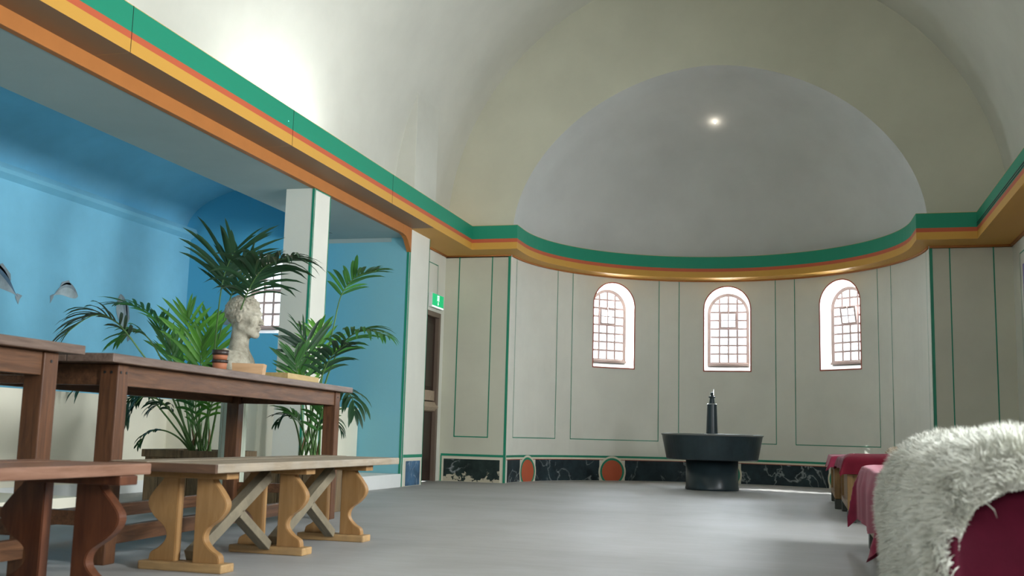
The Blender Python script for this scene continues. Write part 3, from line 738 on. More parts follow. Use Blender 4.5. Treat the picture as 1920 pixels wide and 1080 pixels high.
# ---------------------------------------------------------------- stone bust on a pedestal
def surface_nets(f, lo, hi, st):
    lo = np.array(lo, float); hi = np.array(hi, float); n = np.ceil((hi - lo) / st).astype(int) + 1
    g = np.meshgrid(*[lo[i] + st * np.arange(n[i]) for i in range(3)], indexing='ij'); v = f(*g)
    ins = v < 0; vid = -np.ones(tuple(n - 1), int); c = np.zeros(tuple(n - 1)); pos = np.zeros(tuple(n - 1) + (3,))
    corners = [(i, j, k) for i in (0, 1) for j in (0, 1) for k in (0, 1)]
    sl = lambda a, o: a[o[0]:a.shape[0] - 1 + o[0], o[1]:a.shape[1] - 1 + o[1], o[2]:a.shape[2] - 1 + o[2]]
    for a in corners:
        for ax in range(3):
            if a[ax] == 0:
                b_ = list(a); b_[ax] = 1; va, vb = sl(v, a), sl(v, b_); x = (va < 0) != (vb < 0)
                t = np.where(x, va / np.where(va == vb, 1, va - vb), 0)
                for q in range(3): pos[..., q] += np.where(x, a[q] + (t if q == ax else 0), 0)
                c += x
    act = c > 0; vid[act] = np.arange(act.sum()); idx = np.argwhere(act); P = (idx + pos[act] / c[act][:, None]) * st + lo
    faces = []
    for ax in range(3):
        a1, a2 = [q for q in range(3) if q != ax]
        d = [slice(1, -1)] * 3; d[ax] = slice(0, n[ax] - 1); s0 = ins[tuple(d)]; d2 = list(d); d2[ax] = slice(1, n[ax]); s1 = ins[tuple(d2)]
        e = np.argwhere(s0 != s1)
        for q in e:
            p = q.copy() + 1; p[ax] -= 1; r = []
            for da, db in ((0, 0), (-1, 0), (-1, -1), (0, -1)):
                w_ = p.copy(); w_[a1] += da; w_[a2] += db; r.append(vid[tuple(w_)])
            faces.append(r)
    return P.tolist(), [[int(i) for i in r] for r in faces]
def smin(a, b, k): h = np.clip(.5 + .5 * (b - a) / k, 0, 1); return b * (1 - h) + a * h - k * h * (1 - h)
def smax(a, b, k): return -smin(-a, -b, k)
def ell(x, y, z, c, r):
    X_, Y_, Z_ = (x - c[0]) / r[0], (y - c[1]) / r[1], (z - c[2]) / r[2]; q = np.sqrt(X_ ** 2 + Y_ ** 2 + Z_ ** 2); g = np.sqrt((X_ / r[0]) ** 2 + (Y_ / r[1]) ** 2 + (Z_ / r[2]) ** 2) + 1e-9
    return q * (q - 1) / g
def cap(x, y, z, a, b, ra, rb):
    a = np.array(a); b = np.array(b); d = b - a; t = np.clip(((x - a[0]) * d[0] + (y - a[1]) * d[1] + (z - a[2]) * d[2]) / d.dot(d), 0, 1)
    return np.sqrt((x - a[0] - t * d[0]) ** 2 + (y - a[1] - t * d[1]) ** 2 + (z - a[2] - t * d[2]) ** 2) - (ra + (rb - ra) * t)
def head(x, y, z):
    """face towards +x, z up, origin between the ears"""
    ya = np.abs(y)
    d = ell(x, y, z, (-.018, 0, .050), (.118, .092, .104))               # skull
    d = smin(d, ell(x, y, z, (.030, 0, -.020), (.074, .068, .105)), .03)  # face block
    d = smin(d, cap(x, ya, z, (-.01, .058, -.055), (.070, .022, -.112), .024, .022), .025)  # jaw
    d = smin(d, ell(x, y, z, (.078, 0, -.112), (.026, .028, .024)), .02)  # chin
    d = smin(d, ell(x, y, z, (.092, 0, .030), (.022, .060, .020)), .02)   # brow
    d = smin(d, ell(x, ya, z, (.072, .046, -.030), (.024, .024, .022)), .02)  # cheekbone
    d = smax(d, -ell(x, ya, z, (.110, .034, .004), (.024, .023, .017)), .014)  # eye socket
    d = smin(d, ell(x, ya, z, (.083, .033, .002), (.015, .018, .0125)), .005)  # eyeball
    d = smin(d, cap(x, y, z, (.102, 0, .012), (.128, 0, -.036), .009, .0135), .010)  # nose
    d = smin(d, ell(x, ya, z, (.113, .013, -.038), (.013, .009, .009)), .006)
    d = smin(d, ell(x, y, z, (.102, 0, -.066), (.014, .026, .0075)), .006)  # lips
    d = smin(d, ell(x, y, z, (.099, 0, -.081), (.014, .022, .008)), .006)
    d = smax(d, -cap(x, ya, z, (.118, 0, -.0735), (.100, .026, -.0755), .0028, .0018), .003)
    e = ell(x, ya, z, (-.010, .092, -.002), (.022, .012, .034)); e = smax(e, -ell(x, ya, z, (-.004, .104, .002), (.012, .010, .020)), .006)
    d = smin(d, e, .008)                                                  # ears
    # hair cap with curls
    hair = ell(x, y, z, (-.022, 0, .058), (.128, .102, .110))
    hair = smax(hair, (x - .088) + np.maximum(0, .075 - z) * 1.5 * (z > .0) + np.where(z < .0, .13, 0) * 0, .012)
    hair = smax(hair, (-.085 - z) + np.maximum(0, x + .01) * 1.3, .01)
    curl = .0055 * np.sin(x * 210 + 2.5 * np.sin(z * 90)) * np.sin(y * 190 + 2 * np.sin(x * 80)) + .004 * np.sin(z * 230 + y * 120)
    hair = hair + curl
    d = smin(d, hair, .006)
    # neck and chest
    d = smin(d, cap(x, y, z, (-.028, 0, -.05), (-.045, 0, -.235), .060, .068), .03)
    ch = ell(x, y, z, (-.045, 0, -.32), (.105, .165, .115)); ch = smax(ch, -(z + .37), .01)
    d = smin(d, ch, .045)
    fold = cap(x, ya, z, (-.08, .13, -.235), (.045, .03, -.315), .024, .020)
    d = smin(d, fold, .012)
    return smax(d, -(z + .375), .004)
P_, F_ = surface_nets(head, (-.18, -.19, -.385), (.16, .19, .18), .0062)
me = bpy.data.meshes.new('bust'); me.from_pydata(P_, [], F_); me.materials.append(M['stone'])
bm = NB(); bm.from_mesh(me); bmesh.ops.smooth_vert(bm, verts=bm.verts, factor=.35, use_axis_x=True, use_axis_y=True, use_axis_z=True); bmesh.ops.recalc_face_normals(bm, faces=bm.faces); bm.to_mesh(me); bm.free()
for p in me.polygons: p.use_smooth = True
BUST = (-3.765, 6.6)
bt_ = bpy.data.objects.new('stone_bust', me); C.objects.link(bt_); bt_.location = (BUST[0], BUST[1], 1.315); bt_.rotation_euler = (0, R(-1), R(4)); bt_.scale = (1, 1, 1)
tag(bt_, 'weathered stone bust of a short-haired man in profile among the palms', 'bust')
t = thing('pedestal', 'narrow pale green-grey column pedestal carrying the stone bust', 'pedestal', (BUST[0] - .045, BUST[1], 0))
b = NB(); lathe(b, [(0, .10), (.098, .10), (.092, .13), (.085, .16), (.083, .86), (0, .86)], 32); link('shaft', b, 'pedestal', t, True)
link('plinth', bx(-.14, .14, -.14, .14, 0, .10, .006), 'pedestal', t)
link('capital', lathe(NB(), [(0, .86), (.085, .86), (.12, .90), (.125, .938), (0, .938)], 32), 'pedestal', t)
for k in range(12):
    a = 2 * PI * k / 12; link('flute', tube(NB(), [(.084 * math.cos(a), .084 * math.sin(a), .17), (.084 * math.cos(a), .084 * math.sin(a), .85)], .007, 6), 'pedestal', t)

# ---------------------------------------------------------------- planters and palms
def planter(label, x0, x1, y0, y1, h):
    t = thing('planter_box', label, 'planter', ((x0 + x1) / 2, (y0 + y1) / 2, 0), 0, 'plank planters'); w2, d2 = (x1 - x0) / 2, (y1 - y0) / 2; n = 5
    for k in range(n):
        a, c = -w2 + 2 * w2 * k / n, -w2 + 2 * w2 * (k + 1) / n
        for s in (-1, 1): link('plank', bx(a + .002, c - .002, s * d2 - .011, s * d2 + .011, 0, h - random.uniform(.0, .006), .003), 'planter', t)
    m_ = 4
    for k in range(m_):
        a, c = -d2 + .012 + (2 * d2 - .024) * k / m_, -d2 + .012 + (2 * d2 - .024) * (k + 1) / m_
        for s in (-1, 1): link('plank', bx(s * w2 - .011, s * w2 + .011, a + .002, c - .002, 0, h - random.uniform(0, .006), .003), 'planter', t)
    for s in (-1, 1):
        link('rim_board', bx(-w2 - .02, w2 + .02, s * (d2 + .018) - .009, s * (d2 + .018) + .009, h - .05, h + .004, .003), 'planter', t)
        link('rim_board', bx(s * (w2 + .018) - .009, s * (w2 + .018) + .009, -d2 - .008, d2 + .008, h - .05, h + .004, .003), 'planter', t)
    b = NB(); bmesh.ops.create_grid(b, x_segments=16, y_segments=12, size=1)
    for v in b.verts: v.co = Vector((v.co.x * (w2 - .012), v.co.y * (d2 - .012), h - .045 + .012 * noise.noise(v.co * 4)))
    link('soil', b, 'soil', t); return t
planter('wooden plank planter of the larger palm, behind the near end of the pine bench', -4.70, -4.10, 6.92, 7.42, .385)
planter('wooden plank planter of the smaller palm, right of the bust pedestal', -3.63, -3.17, 6.78, 7.22, .335)

def frond(parent, pts, t0, ln, n, droop, mat, wd=.030):
    P = [Vector(p) for p in pts]
    def at(t):
        f = t * (len(P) - 1); i = min(int(f), len(P) - 2); u = f - i
        a, b, c, d = P[max(i - 1, 0)], P[i], P[i + 1], P[min(i + 2, len(P) - 1)]
        return .5 * ((2 * b) + (c - a) * u + (2 * a - 5 * b + 4 * c - d) * u * u + (3 * b - a - 3 * c + d) * u ** 3)
    path = [at(k / 26) for k in range(27)]
    o = link('frond', tube(NB(), path, [.0085 * (1 - .75 * k / 26) for k in range(27)], 6), 'stalk', parent, True)
    o['label'] = 'arching palm frond with narrow leaflets'
    for k in range(n):
        t = t0 + (1 - t0) * (k + .35) / n; p = at(t); tg = (at(min(1, t + .01)) - at(t - .01)).normalized()
        nrm = Vector((0, 0, 1)) - tg * tg.z
        if nrm.length < .35: nrm = Vector((.4, -.8, .3)) - tg * tg.dot(Vector((.4, -.8, .3)))
        nrm.normalize(); sd = tg.cross(nrm)
        for s in (-1, 1):
            kk = (k + .5) / n; prof = math.sin(PI * (.22 + .70 * kk)) ** .7
            l = ln * prof * random.uniform(.82, 1.12); an = R(58 - 38 * kk + random.uniform(-7, 7))
            d = (tg * math.cos(an) + sd * s * math.sin(an) + nrm * random.uniform(.05, .30)).normalized()
            wv = wd * random.uniform(.8, 1.15) * (.6 + .4 * prof); q = p.copy(); V = []; m_ = 6; g = droop * random.uniform(.7, 1.3)
            for j in range(m_ + 1):
                u = j / m_; side = d.cross(nrm).normalized(); ww = wv * (math.sin(PI * min(1, .12 + u * .88)) ** .65 if u < 1 else 0) * .5
                V.append((q - side * ww + nrm * ww * .35, q.copy(), q + side * ww + nrm * ww * .35))
                d = (d + Vector((0, 0, -1)) * g * (.10 + .35 * u)).normalized(); q = q + d * (l / m_)
            b = NB(); vs_ = [[b.verts.new(c) for c in row] for row in V]
            for a_, c_ in zip(vs_, vs_[1:]):
                for z_ in (0, 1): b.faces.new((a_[z_], a_[z_ + 1], c_[z_ + 1], c_[z_]))
            link('leaflet', b, mat, o, True)
    return o
pA = thing('potted_palm', 'larger palm with long arching fronds rising behind the long table, left of the bust', 'plant', (-4.40, 7.16, .34), 0, 'potted palms')
pB = thing('potted_palm', 'smaller feathery palm in front of the teal wall, right of the bust', 'plant', (-3.42, 7.0, .29), 0, 'potted palms')
FR = [
('A', [(-4.51, 7.15, 0.39), (-4.34, 7.0, 0.88), (-4.16, 6.8, 1.29), (-4.05, 6.7, 1.57), (-3.97, 6.65, 1.7), (-3.88, 6.6, 1.8)], 0.62, 0.48, 11, 0.3),
('A', [(-4.48, 7.15, 0.39), (-4.19, 6.9, 0.91), (-3.89, 6.6, 1.27), (-3.67, 6.4, 1.48), (-3.48, 6.3, 1.63), (-3.2, 6.15, 1.67)], 0.56, 0.44, 22, 0.75),
('A', [(-4.54, 7.1, 0.39), (-4.54, 6.8, 0.82), (-4.61, 6.6, 1.07), (-4.68, 6.4, 1.28), (-4.79, 6.3, 1.31), (-4.93, 6.2, 1.16)], 0.5, 0.36, 15, 0.5),
('A', [(-4.55, 7.15, 0.39), (-4.58, 7.1, 0.8), (-4.68, 7.1, 1.16), (-4.83, 7.1, 1.37), (-5.01, 7.1, 1.47), (-5.14, 7.1, 1.49)], 0.5, 0.3, 14, 0.35),
('A', [(-4.53, 7.1, 0.39), (-4.52, 6.9, 0.79), (-4.58, 6.8, 1.06), (-4.66, 6.75, 1.21), (-4.74, 6.7, 1.24), (-4.85, 6.7, 1.17)], 0.6, 0.24, 10, 0.5),
('A', [(-4.53, 7.15, 0.39), (-4.58, 7.2, 0.76), (-4.59, 7.2, 1.05), (-4.6, 7.2, 1.29), (-4.62, 7.2, 1.44)], 0.4, 0.32, 11, 0.15),
('A', [(-4.51, 7.15, 0.39), (-4.56, 7.3, 0.77), (-4.52, 7.3, 1.01), (-4.5, 7.3, 1.22), (-4.48, 7.3, 1.39)], 0.4, 0.32, 11, 0.15),
('A', [(-4.54, 7.15, 0.39), (-4.73, 7.3, 0.76), (-4.8, 7.3, 1.01), (-4.87, 7.3, 1.22), (-4.92, 7.3, 1.35)], 0.4, 0.32, 11, 0.2),
('A', [(-4.47, 7.1, 0.39), (-4.28, 6.9, 0.72), (-4.13, 6.8, 0.89), (-3.95, 6.7, 0.98), (-3.77, 6.6, 1.01)], 0.5, 0.22, 9, 0.4),
('A', [(-4.55, 7.1, 0.39), (-4.54, 6.9, 0.63), (-4.53, 6.7, 0.76), (-4.58, 6.6, 0.78), (-4.59, 6.5, 0.72), (-4.58, 6.45, 0.59)], 0.45, 0.2, 9, 0.9),
('A', [(-4.56, 7.1, 0.39), (-4.77, 7.1, 0.67), (-5.02, 7.05, 0.95), (-5.22, 7.0, 0.95), (-5.3, 6.9, 0.83)], 0.6, 0.26, 8, 0.7),
('A', [(-4.57, 7.1, 0.39), (-4.57, 7.0, 0.5), (-4.63, 6.95, 0.54), (-4.69, 6.9, 0.51), (-4.76, 6.9, 0.41)], 0.5, 0.12, 6, 0.8),
('A', [(-4.46, 7.1, 0.39), (-4.27, 6.9, 0.56), (-4.14, 6.8, 0.68), (-4.04, 6.7, 0.75), (-3.95, 6.7, 0.77)], 0.4, 0.16, 7, 0.6),
('A', [(-4.54, 7.15, 0.39), (-4.47, 7.0, 0.64), (-4.45, 6.9, 0.87), (-4.51, 6.9, 1.03), (-4.54, 6.9, 1.15)], 0.4, 0.3, 8, 0.2),
('A', [(-4.52, 7.15, 0.39), (-4.4, 7.0, 0.64), (-4.31, 6.9, 0.87), (-4.29, 6.9, 1.07), (-4.28, 6.9, 1.19)], 0.35, 0.34, 10, 0.2),
('A', [(-4.5, 7.15, 0.39), (-4.37, 7.1, 0.84), (-4.25, 7.0, 1.19), (-4.09, 6.9, 1.5), (-3.99, 6.85, 1.62), (-3.86, 6.8, 1.72)], 0.62, 0.46, 12, 0.25),
('A', [(-4.54, 7.1, 0.39), (-4.42, 6.8, 0.6), (-4.4, 6.6, 0.73), (-4.46, 6.5, 0.77), (-4.51, 6.45, 0.68)], 0.45, 0.22, 9, 1.0),
('A', [(-4.52, 7.1, 0.39), (-4.45, 6.9, 0.56), (-4.46, 6.8, 0.68), (-4.5, 6.75, 0.72), (-4.54, 6.7, 0.67)], 0.45, 0.16, 7, 0.8),
('A', [(-4.48, 7.1, 0.39), (-4.34, 6.9, 0.56), (-4.27, 6.8, 0.71), (-4.19, 6.75, 0.81), (-4.08, 6.7, 0.81)], 0.4, 0.18, 8, 0.5),
('A', [(-4.49, 7.1, 0.39), (-4.36, 6.9, 0.52), (-4.33, 6.85, 0.64), (-4.35, 6.85, 0.75), (-4.38, 6.85, 0.84)], 0.35, 0.18, 8, 0.3),
('B', [(-3.4, 7.0, 0.41), (-3.34, 6.9, 0.73), (-3.28, 6.8, 0.99), (-3.18, 6.75, 1.29), (-3.1, 6.7, 1.5), (-2.97, 6.65, 1.61), (-2.8, 6.6, 1.64)], 0.66, 0.26, 13, 0.3),
('B', [(-3.39, 7.0, 0.41), (-3.31, 6.9, 0.73), (-3.2, 6.8, 0.99), (-3.06, 6.7, 1.17), (-2.88, 6.6, 1.24), (-2.67, 6.5, 1.19)], 0.5, 0.27, 13, 0.7),
('B', [(-3.46, 7.0, 0.41), (-3.5, 7.0, 0.66), (-3.53, 7.0, 0.89), (-3.56, 7.0, 1.0), (-3.58, 7.0, 1.1)], 0.45, 0.25, 9, 0.1),
('B', [(-3.43, 7.0, 0.41), (-3.5, 7.1, 0.74), (-3.51, 7.1, 0.97), (-3.54, 7.1, 1.17), (-3.6, 7.1, 1.28)], 0.5, 0.28, 10, 0.3),
('B', [(-3.41, 7.0, 0.41), (-3.54, 7.3, 0.74), (-3.57, 7.4, 0.99), (-3.63, 7.5, 1.2), (-3.65, 7.5, 1.33)], 0.5, 0.26, 11, 0.3),
('B', [(-3.38, 7.0, 0.41), (-3.28, 6.9, 0.62), (-3.16, 6.8, 0.79), (-3.04, 6.7, 0.85), (-2.93, 6.6, 0.78), (-2.89, 6.55, 0.68)], 0.5, 0.24, 8, 1.0),
('B', [(-3.4, 7.0, 0.41), (-3.27, 6.8, 0.73), (-3.19, 6.7, 0.95), (-3.09, 6.6, 1.07), (-2.95, 6.5, 1.13)], 0.5, 0.24, 9, 0.5),
('B', [(-3.46, 7.0, 0.41), (-3.46, 6.9, 0.58), (-3.51, 6.9, 0.66), (-3.55, 6.85, 0.66), (-3.58, 6.8, 0.6)], 0.5, 0.14, 6, 0.8),
('B', [(-3.37, 7.0, 0.42), (-3.3, 6.9, 0.58), (-3.23, 6.85, 0.66), (-3.14, 6.8, 0.64), (-3.09, 6.8, 0.55)], 0.5, 0.14, 6, 0.8),
('B', [(-3.41, 7.0, 0.41), (-3.29, 6.8, 0.55), (-3.24, 6.75, 0.64), (-3.19, 6.7, 0.71), (-3.17, 6.7, 0.77)], 0.35, 0.18, 8, 0.4),
('B', [(-3.45, 7.0, 0.41), (-3.41, 6.85, 0.54), (-3.42, 6.8, 0.62), (-3.47, 6.8, 0.67), (-3.55, 6.8, 0.7)], 0.4, 0.17, 8, 0.5),
('B', [(-3.44, 7.0, 0.41), (-3.38, 6.8, 0.62), (-3.35, 6.7, 0.8), (-3.38, 6.7, 0.89), (-3.4, 6.6, 0.92)], 0.45, 0.2, 8, 0.3),
]
MT = ['leaf_dark', 'leaf_dark', 'leaf_dark', 'leaf', 'leaf', 'leaf_light', 'leaf_light', 'leaf', 'leaf', 'leaf_dark', 'leaf_dark', 'leaf_dark', 'leaf_light', 'leaf', 'leaf_light', 'leaf_dark', 'leaf_dark', 'leaf_dark', 'leaf', 'leaf',
      'leaf', 'leaf', 'leaf', 'leaf_dark', 'leaf_light', 'leaf_dark', 'leaf_dark', 'leaf_dark', 'leaf_dark', 'leaf', 'leaf', 'leaf_light']
for (k, pts, t0, ln, n, dr_), mt in zip(FR, MT):
    par = pA if k == 'A' else pB; off = par.location
    base = Vector((off.x, off.y, off.z)) + Vector((random.uniform(-.08, .08), random.uniform(-.06, .06), 0))
    pts = [Vector(p) for p in pts]; d0 = base - pts[0]
    pts = [p + d0 * (1 - i / (len(pts) - 1)) ** 2.2 for i, p in enumerate(pts)]
    frond(par, [p - off for p in pts], t0, ln, n, dr_, mt)
for par, cnt in ((pA, 9), (pB, 5)):
    for k in range(cnt):
        a = random.uniform(0, 2 * PI); q = Vector((.07 * math.cos(a), .06 * math.sin(a), -.01))
        link('dry_sheath', tube(NB(), [q, q + Vector((random.uniform(-.02, .02), random.uniform(-.02, .02), .12)), q + Vector((random.uniform(-.04, .04), random.uniform(-.04, .04), random.uniform(.2, .3)))], [.014, .011, .003], 6), 'dry' if k % 2 else 'stalk', par)

# ---------------------------------------------------------------- fountain
t = thing('wash_fountain', 'dark round fountain basin on a drum base with a central jet post', 'fountain', (-1.055, 12.55, 0))
link('drum_base', lathe(NB(), [(0, 0), (.300, 0), (.305, .02), (.297, .04), (.297, .345), (0, .345)], 64), 'fountain', t)
for f in t.children[-1].data.polygons: f.use_smooth = abs(f.normal.z) < .5
link('basin', lathe(NB(), [(0, .34), (.505, .34), (.52, .35), (.574, .615), (.574, .618), (.54, .618), (.50, .56), (.30, .50), (0, .49)], 72), 'fountain', t)
for f in t.children[-1].data.polygons: f.use_smooth = abs(f.normal.z) < .8
link('rim', lathe(NB(), [(.572, .612), (.583, .620), (.583, .632), (.560, .636), (.535, .625), (.535, .612)], 72), 'fountain_rim', t, True)
link('jet_post', lathe(NB(), [(0, .49), (.072, .49), (.066, .66), (.055, .975), (.050, .985), (0, .985)], 40), 'fountain', t)
link('collar', lathe(NB(), [(.053, .974), (.0575, .978), (.053, .984)], 40), 'metal', t)
link('neck', lathe(NB(), [(0, .984), (.034, .984), (.026, 1.05), (.040, 1.056), (.040, 1.066), (.022, 1.072), (.016, 1.09), (.022, 1.10), (.012, 1.115), (0, 1.118)], 32), 'fountain', t)
link('jet_nozzle', tube(NB(), [(.016, 0, 1.085), (.018, 0, 1.15)], [.008, .003], 8), 'metal', t)

# ---------------------------------------------------------------- couches with cloths and sheepskins
def couch(label, x0, x1, y0, y1, h):
    t = thing('dining_couch', label, 'couch', ((x0 + x1) / 2, (y0 + y1) / 2, 0), 0, 'draped dining couches'); w2, d2 = (x1 - x0) / 2, (y1 - y0) / 2
    for sx in (-1, 1):
        for sy in (-1, 1):
            link('foot', bx(sx * w2 - .06 * (sx > 0), sx * w2 + .06 * (sx < 0), sy * d2 - .12 * (sy > 0), sy * d2 + .12 * (sy < 0), 0, .085, .006), 'couch_foot', t)
    link('body', bx(-w2 + .02, w2 - .02, -d2 + .02, d2 - .02, .085, h - .09, .004), 'couch_wood', t)
    for sx in (-1, 1):
        for sy in (-1, 1): link('corner_post', bx(sx * w2 - .045 * (sx > 0), sx * w2 + .045 * (sx < 0), sy * d2 - .045 * (sy > 0), sy * d2 + .045 * (sy < 0), .086, h - .09, .004), 'couch_wood', t)
    for sx in (-1, 1):
        for z0, z1 in ((.09, .13), (h - .13, h - .09)): link('side_rail', bx(sx * w2 - .022 * (sx > 0), sx * w2 + .022 * (sx < 0), -d2 + .046, d2 - .046, z0, z1, .003), 'couch_wood', t)
    for sy in (-1, 1):
        for z0, z1 in ((.09, .13), (h - .13, h - .09)): link('end_rail', bx(-w2 + .046, w2 - .046, sy * d2 - .022 * (sy > 0), sy * d2 + .022 * (sy < 0), z0, z1, .003), 'couch_wood', t)
    link('mattress', bx(-w2, w2, -d2, d2, h - .088, h, .03), 'dark_cloth', t); return t
def cloth_over(label, x0, x1, y0, y1, h, drops, mat, seed, bulge=0.0, name='couch_cloth', rise=0):
    """drops: left, right, near, far overhang"""
    random.seed(seed); W_, D_ = x1 - x0, y1 - y0; dl, dr2, dn, df = drops; NX, NY = 74, 84
    bm = NB(); rows = []
    for j in range(NY + 1):
        t = -dn + (D_ + dn + df) * j / NY; row = []
        for i in range(NX + 1):
            s = -dl + (W_ + dl + dr2) * i / NX
            hx = -s if s < 0 else (s - W_ if s > W_ else 0); hy = -t if t < 0 else (t - D_ if t > D_ else 0)
            hemv = 1 + .10 * noise.noise(Vector((s * 2, t * 2, seed)))
            hx *= hemv; hy *= hemv
            h_ = max(hx, hy) + .25 * min(hx, hy)
            ox = -1 if s < 0 else (1 if s > W_ else 0); oy = -1 if t < 0 else (1 if t > D_ else 0)
            al = (t if ox else s); fold = math.sin(al * 11 + seed + 5 * noise.noise(Vector((al * 2, seed, 0)))) * .5 + .5
            k = min(1, h_ / .12); push = .014 + k * (.010 + .022 * fold) + min(hx, hy) * .25
            rr = .035
            x = min(max(s, 0), W_) + ox * push * (1 if hx >= hy else .6); y = min(max(t, 0), D_) + oy * push * (1 if hy >= hx else .6)
            z = h + .008 - max(0, h_ - .0) + .006 * noise.noise(Vector((s * 5, t * 5, seed))) + .012 * noise.noise(Vector((s * 1.8, t * 1.8, seed + 5)))
            if h_ == 0:
                e = min(s, W_ - s, t, D_ - t); z -= .016 * math.exp(-max(e, 0) / .02)
                z += bulge * math.exp(-((t - .12) / .12) ** 2)
            z = max(z, .012)
            row.append(bm.verts.new((x0 + x, y0 + y, z)))
        rows.append(row)
    for a, b in zip(rows, rows[1:]):
        for i in range(NX): bm.faces.new((a[i], a[i + 1], b[i + 1], b[i]))
    bmesh.ops.smooth_vert(bm, verts=bm.verts, factor=.5, use_axis_x=True, use_axis_y=True, use_axis_z=True)
    o = link(name, bm, mat, None, True); return tag(o, label, 'cloth', 'couch cloths')
couch('wooden couch under a maroon cloth and white sheepskin, nearest couch at the right edge', .335, 1.40, 2.42, 4.22, .475)
cloth_over('maroon cloth hanging over the end of the nearest couch, under the white sheepskin', .325, 1.41, 2.41, 4.23, .478, (.34, .3, .42, .1), 'dark_cloth', 3)
couch('wooden couch with a rose cloth, second nearest, behind the white sheepskin', .32, 1.30, 4.42, 6.25, .445)
cloth_over('rose red cloth hanging almost to the floor on the second nearest couch', .31, 1.31, 4.41, 6.26, .447, (.30, .2, .26, .2), 'pink_cloth', 11)
couch('panelled wooden couch with dark block feet and a crimson cloth, third from the viewer', .28, 1.30, 8.18, 9.62, .46)
cloth_over('crimson cloth with loose folds on top of the panelled third couch', .27, 1.31, 8.17, 9.63, .462, (.10, .10, .13, .1), 'red_cloth', 5, .03)
couch('wooden couch farthest from the viewer, mostly hidden behind the third couch', .23, 1.30, 9.80, 11.25, .45)
cloth_over('rose cloth on the farthest couch with a corner hanging at its left', .22, 1.31, 9.79, 11.26, .452, (.11, .1, .1, .1), 'pink_cloth', 8)

def sheepskin(label, path, y0, y1, nlen, cnt, mat, seed, wd=.0022, over=True):
    """skin lies over the cross section 'path' (x,z) from y0 to y1"""
    random.seed(seed); P = [Vector((a[0], 0, a[1])) for a in path]; L_ = [0]
    for a, b in zip(P, P[1:]): L_.append(L_[-1] + (b - a).length)
    T_ = L_[-1]
    def cs(u):
        u *= T_
        for i in range(len(P) - 1):
            if u <= L_[i + 1] or i == len(P) - 2:
                f = (u - L_[i]) / (L_[i + 1] - L_[i]); f = min(max(f, 0), 1); d = (P[i + 1] - P[i]).normalized(); return P[i].lerp(P[i + 1], f), Vector((-d.z, 0, d.x)), d
    yc = y0 + .10
    def S(u, v):
        p, nn, d = cs(u); e = .05 * noise.noise(Vector((u * 5, 1, seed))); e2 = .05 * noise.noise(Vector((u * 5, 9, seed)))
        y = y0 + e + (y1 - y0 + e2 - e) * v; b = .02 * noise.noise(Vector((u * 6, v * 6, seed))) + .018
        k = min(v, 1 - v) * (y1 - y0); b -= .03 * math.exp(-k / .05)
        q = p + nn * b + Vector((0, y, 0))
        if over and y < yc: q.z -= min(.06, (yc - y) * .8); q.y = yc - .02 - .25 * (yc - y)
        return q, nn, d
    bm = NB(); NU, NV = 40, 40; g = [[bm.verts.new(S(i / NU, j / NV)[0]) for j in range(NV + 1)] for i in range(NU + 1)]
    for i in range(NU):
        for j in range(NV): bm.faces.new((g[i][j], g[i + 1][j], g[i + 1][j + 1], g[i][j + 1]))
    o = link('sheepskin', bm, mat, None, True); tag(o, label, 'sheepskin', 'sheepskins on the couches')
    V = []; F = []
    for q in range(cnt):
        u, v = random.random(), random.random(); p, nn, d = S(u, v)
        cl = Vector((noise.noise(Vector((u * 22, v * 22, seed))), noise.noise(Vector((u * 22, v * 22, seed + 7))), noise.noise(Vector((u * 22, v * 22, seed + 13)))))
        outy = (-1 if v < .06 else (1 if v > .94 else 0)) * .8
        dr = (nn * 1.0 + cl * 1.3 + Vector((random.gauss(0, .35), random.gauss(0, .35) + outy, random.gauss(0, .35)))).normalized()
        l = nlen * random.uniform(.6, 1.1); sd = dr.cross(Vector((random.gauss(0, 1), random.gauss(0, 1), random.gauss(0, 1)))).normalized() * wd
        a = p - nn * .004; m_ = a + dr * l * .55; d2 = (dr + Vector((0, 0, -.45)) + cl * .8).normalized(); e = m_ + d2 * l * .5; i0 = len(V)
        V += [a - sd, a + sd, m_ + sd * .9, m_ - sd * .9, e]; F += [(i0, i0 + 1, i0 + 2, i0 + 3), (i0 + 3, i0 + 2, i0 + 4)]
    me = bpy.data.meshes.new('wool'); me.from_pydata([tuple(x) for x in V], [], F); me.materials.append(M[mat])
    w_ = bpy.data.objects.new('wool', me); C.objects.link(w_); w_.parent = o; w_['kind'] = 'stuff'; return o
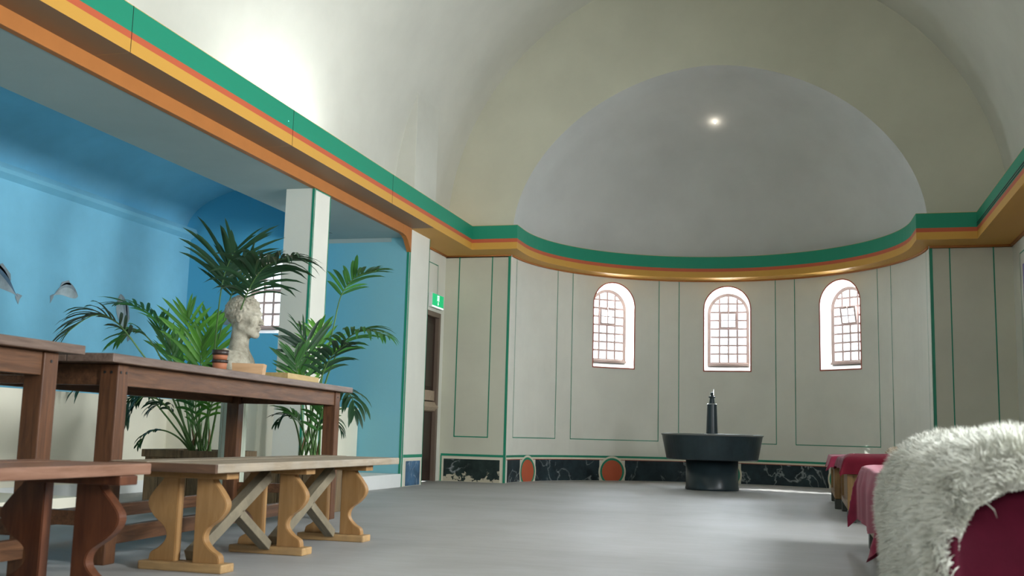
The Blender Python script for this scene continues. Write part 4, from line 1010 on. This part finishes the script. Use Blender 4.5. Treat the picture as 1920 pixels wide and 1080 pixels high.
sheepskin('thick white sheepskin draped over the side and top of the nearest couch', [(.288, .10), (.275, .20), (.272, .34), (.280, .43), (.315, .505), (.38, .545), (.50, .56), (.70, .565), (.95, .56), (1.2, .55)], 2.30, 4.12, .046, 130000, 'wool', 21, .0014)
sheepskin('tan sheepskin lying on the crimson cloth of the third couch', [(.62, .478), (.68, .51), (.78, .525), (.95, .52), (1.1, .50), (1.16, .478)], 8.35, 9.2, .03, 9000, 'wool_tan', 4, .0018, False)

# ---------------------------------------------------------------- exit sign, dome lamp
t = thing('exit_sign', 'lit green emergency exit sign with a white door and arrow symbol above the door', 'sign', (WL + .002, 11.835, 2.115))
link('sign_case', bx(0, .045, -.205, .205, -.085, .085, .004), 'skirting', t)
link('sign_face', bx(.0455, .048, -.195, .195, -.062, .078), 'sign_green', t)
link('light_strip', bx(.0455, .048, -.195, .195, -.080, -.066), 'sign_white', t)
pic = NB()
for a in ((-.030, -.023, .0, .065), (.030, .037, .0, .065), (-.030, .037, .058, .065)): box(pic, .0482, .0492, a[0], a[1], a[2], a[3])
prism(pic, [(-.008, .044), (.012, .044), (.016, .024), (.010, .018), (.020, .002), (.012, .0), (.002, .016), (-.010, .002), (-.018, .006), (-.006, .022)], 'x', .0482, .0492)
prism(pic, [(.002 + .0075 * math.cos(2 * PI * k / 12), .052 + .0055 * math.sin(2 * PI * k / 12)) for k in range(12)], 'x', .0482, .0492)
prism(pic, [(-.004, -.008), (.010, -.008), (.010, -.030), (.024, -.030), (.003, -.052), (-.018, -.030), (-.004, -.030)], 'x', .0482, .0492)
link('pictogram', pic, 'sign_white', t)
t = thing('dome_lamp', 'tiny bright spot lamp high in the half dome', 'lamp', (-1.092, 13.44, 4.63))
bm = NB(); bmesh.ops.create_uvsphere(bm, u_segments=16, v_segments=10, radius=.022); link('bulb', bm, 'bulb', t, True)
link('lamp_holder', lathe(NB(), [(0, .012), (.028, .012), (.034, .05), (0, .05)], 20), 'metal', t)
pl = bpy.data.lights.new('dome_lamp_light', 'POINT'); pl.energy = .35; pl.color = (1, .88, .75); pl.shadow_soft_size = .03
po = bpy.data.objects.new('dome_lamp_light', pl); C.objects.link(po); po.location = (-1.092, 13.38, 4.58)
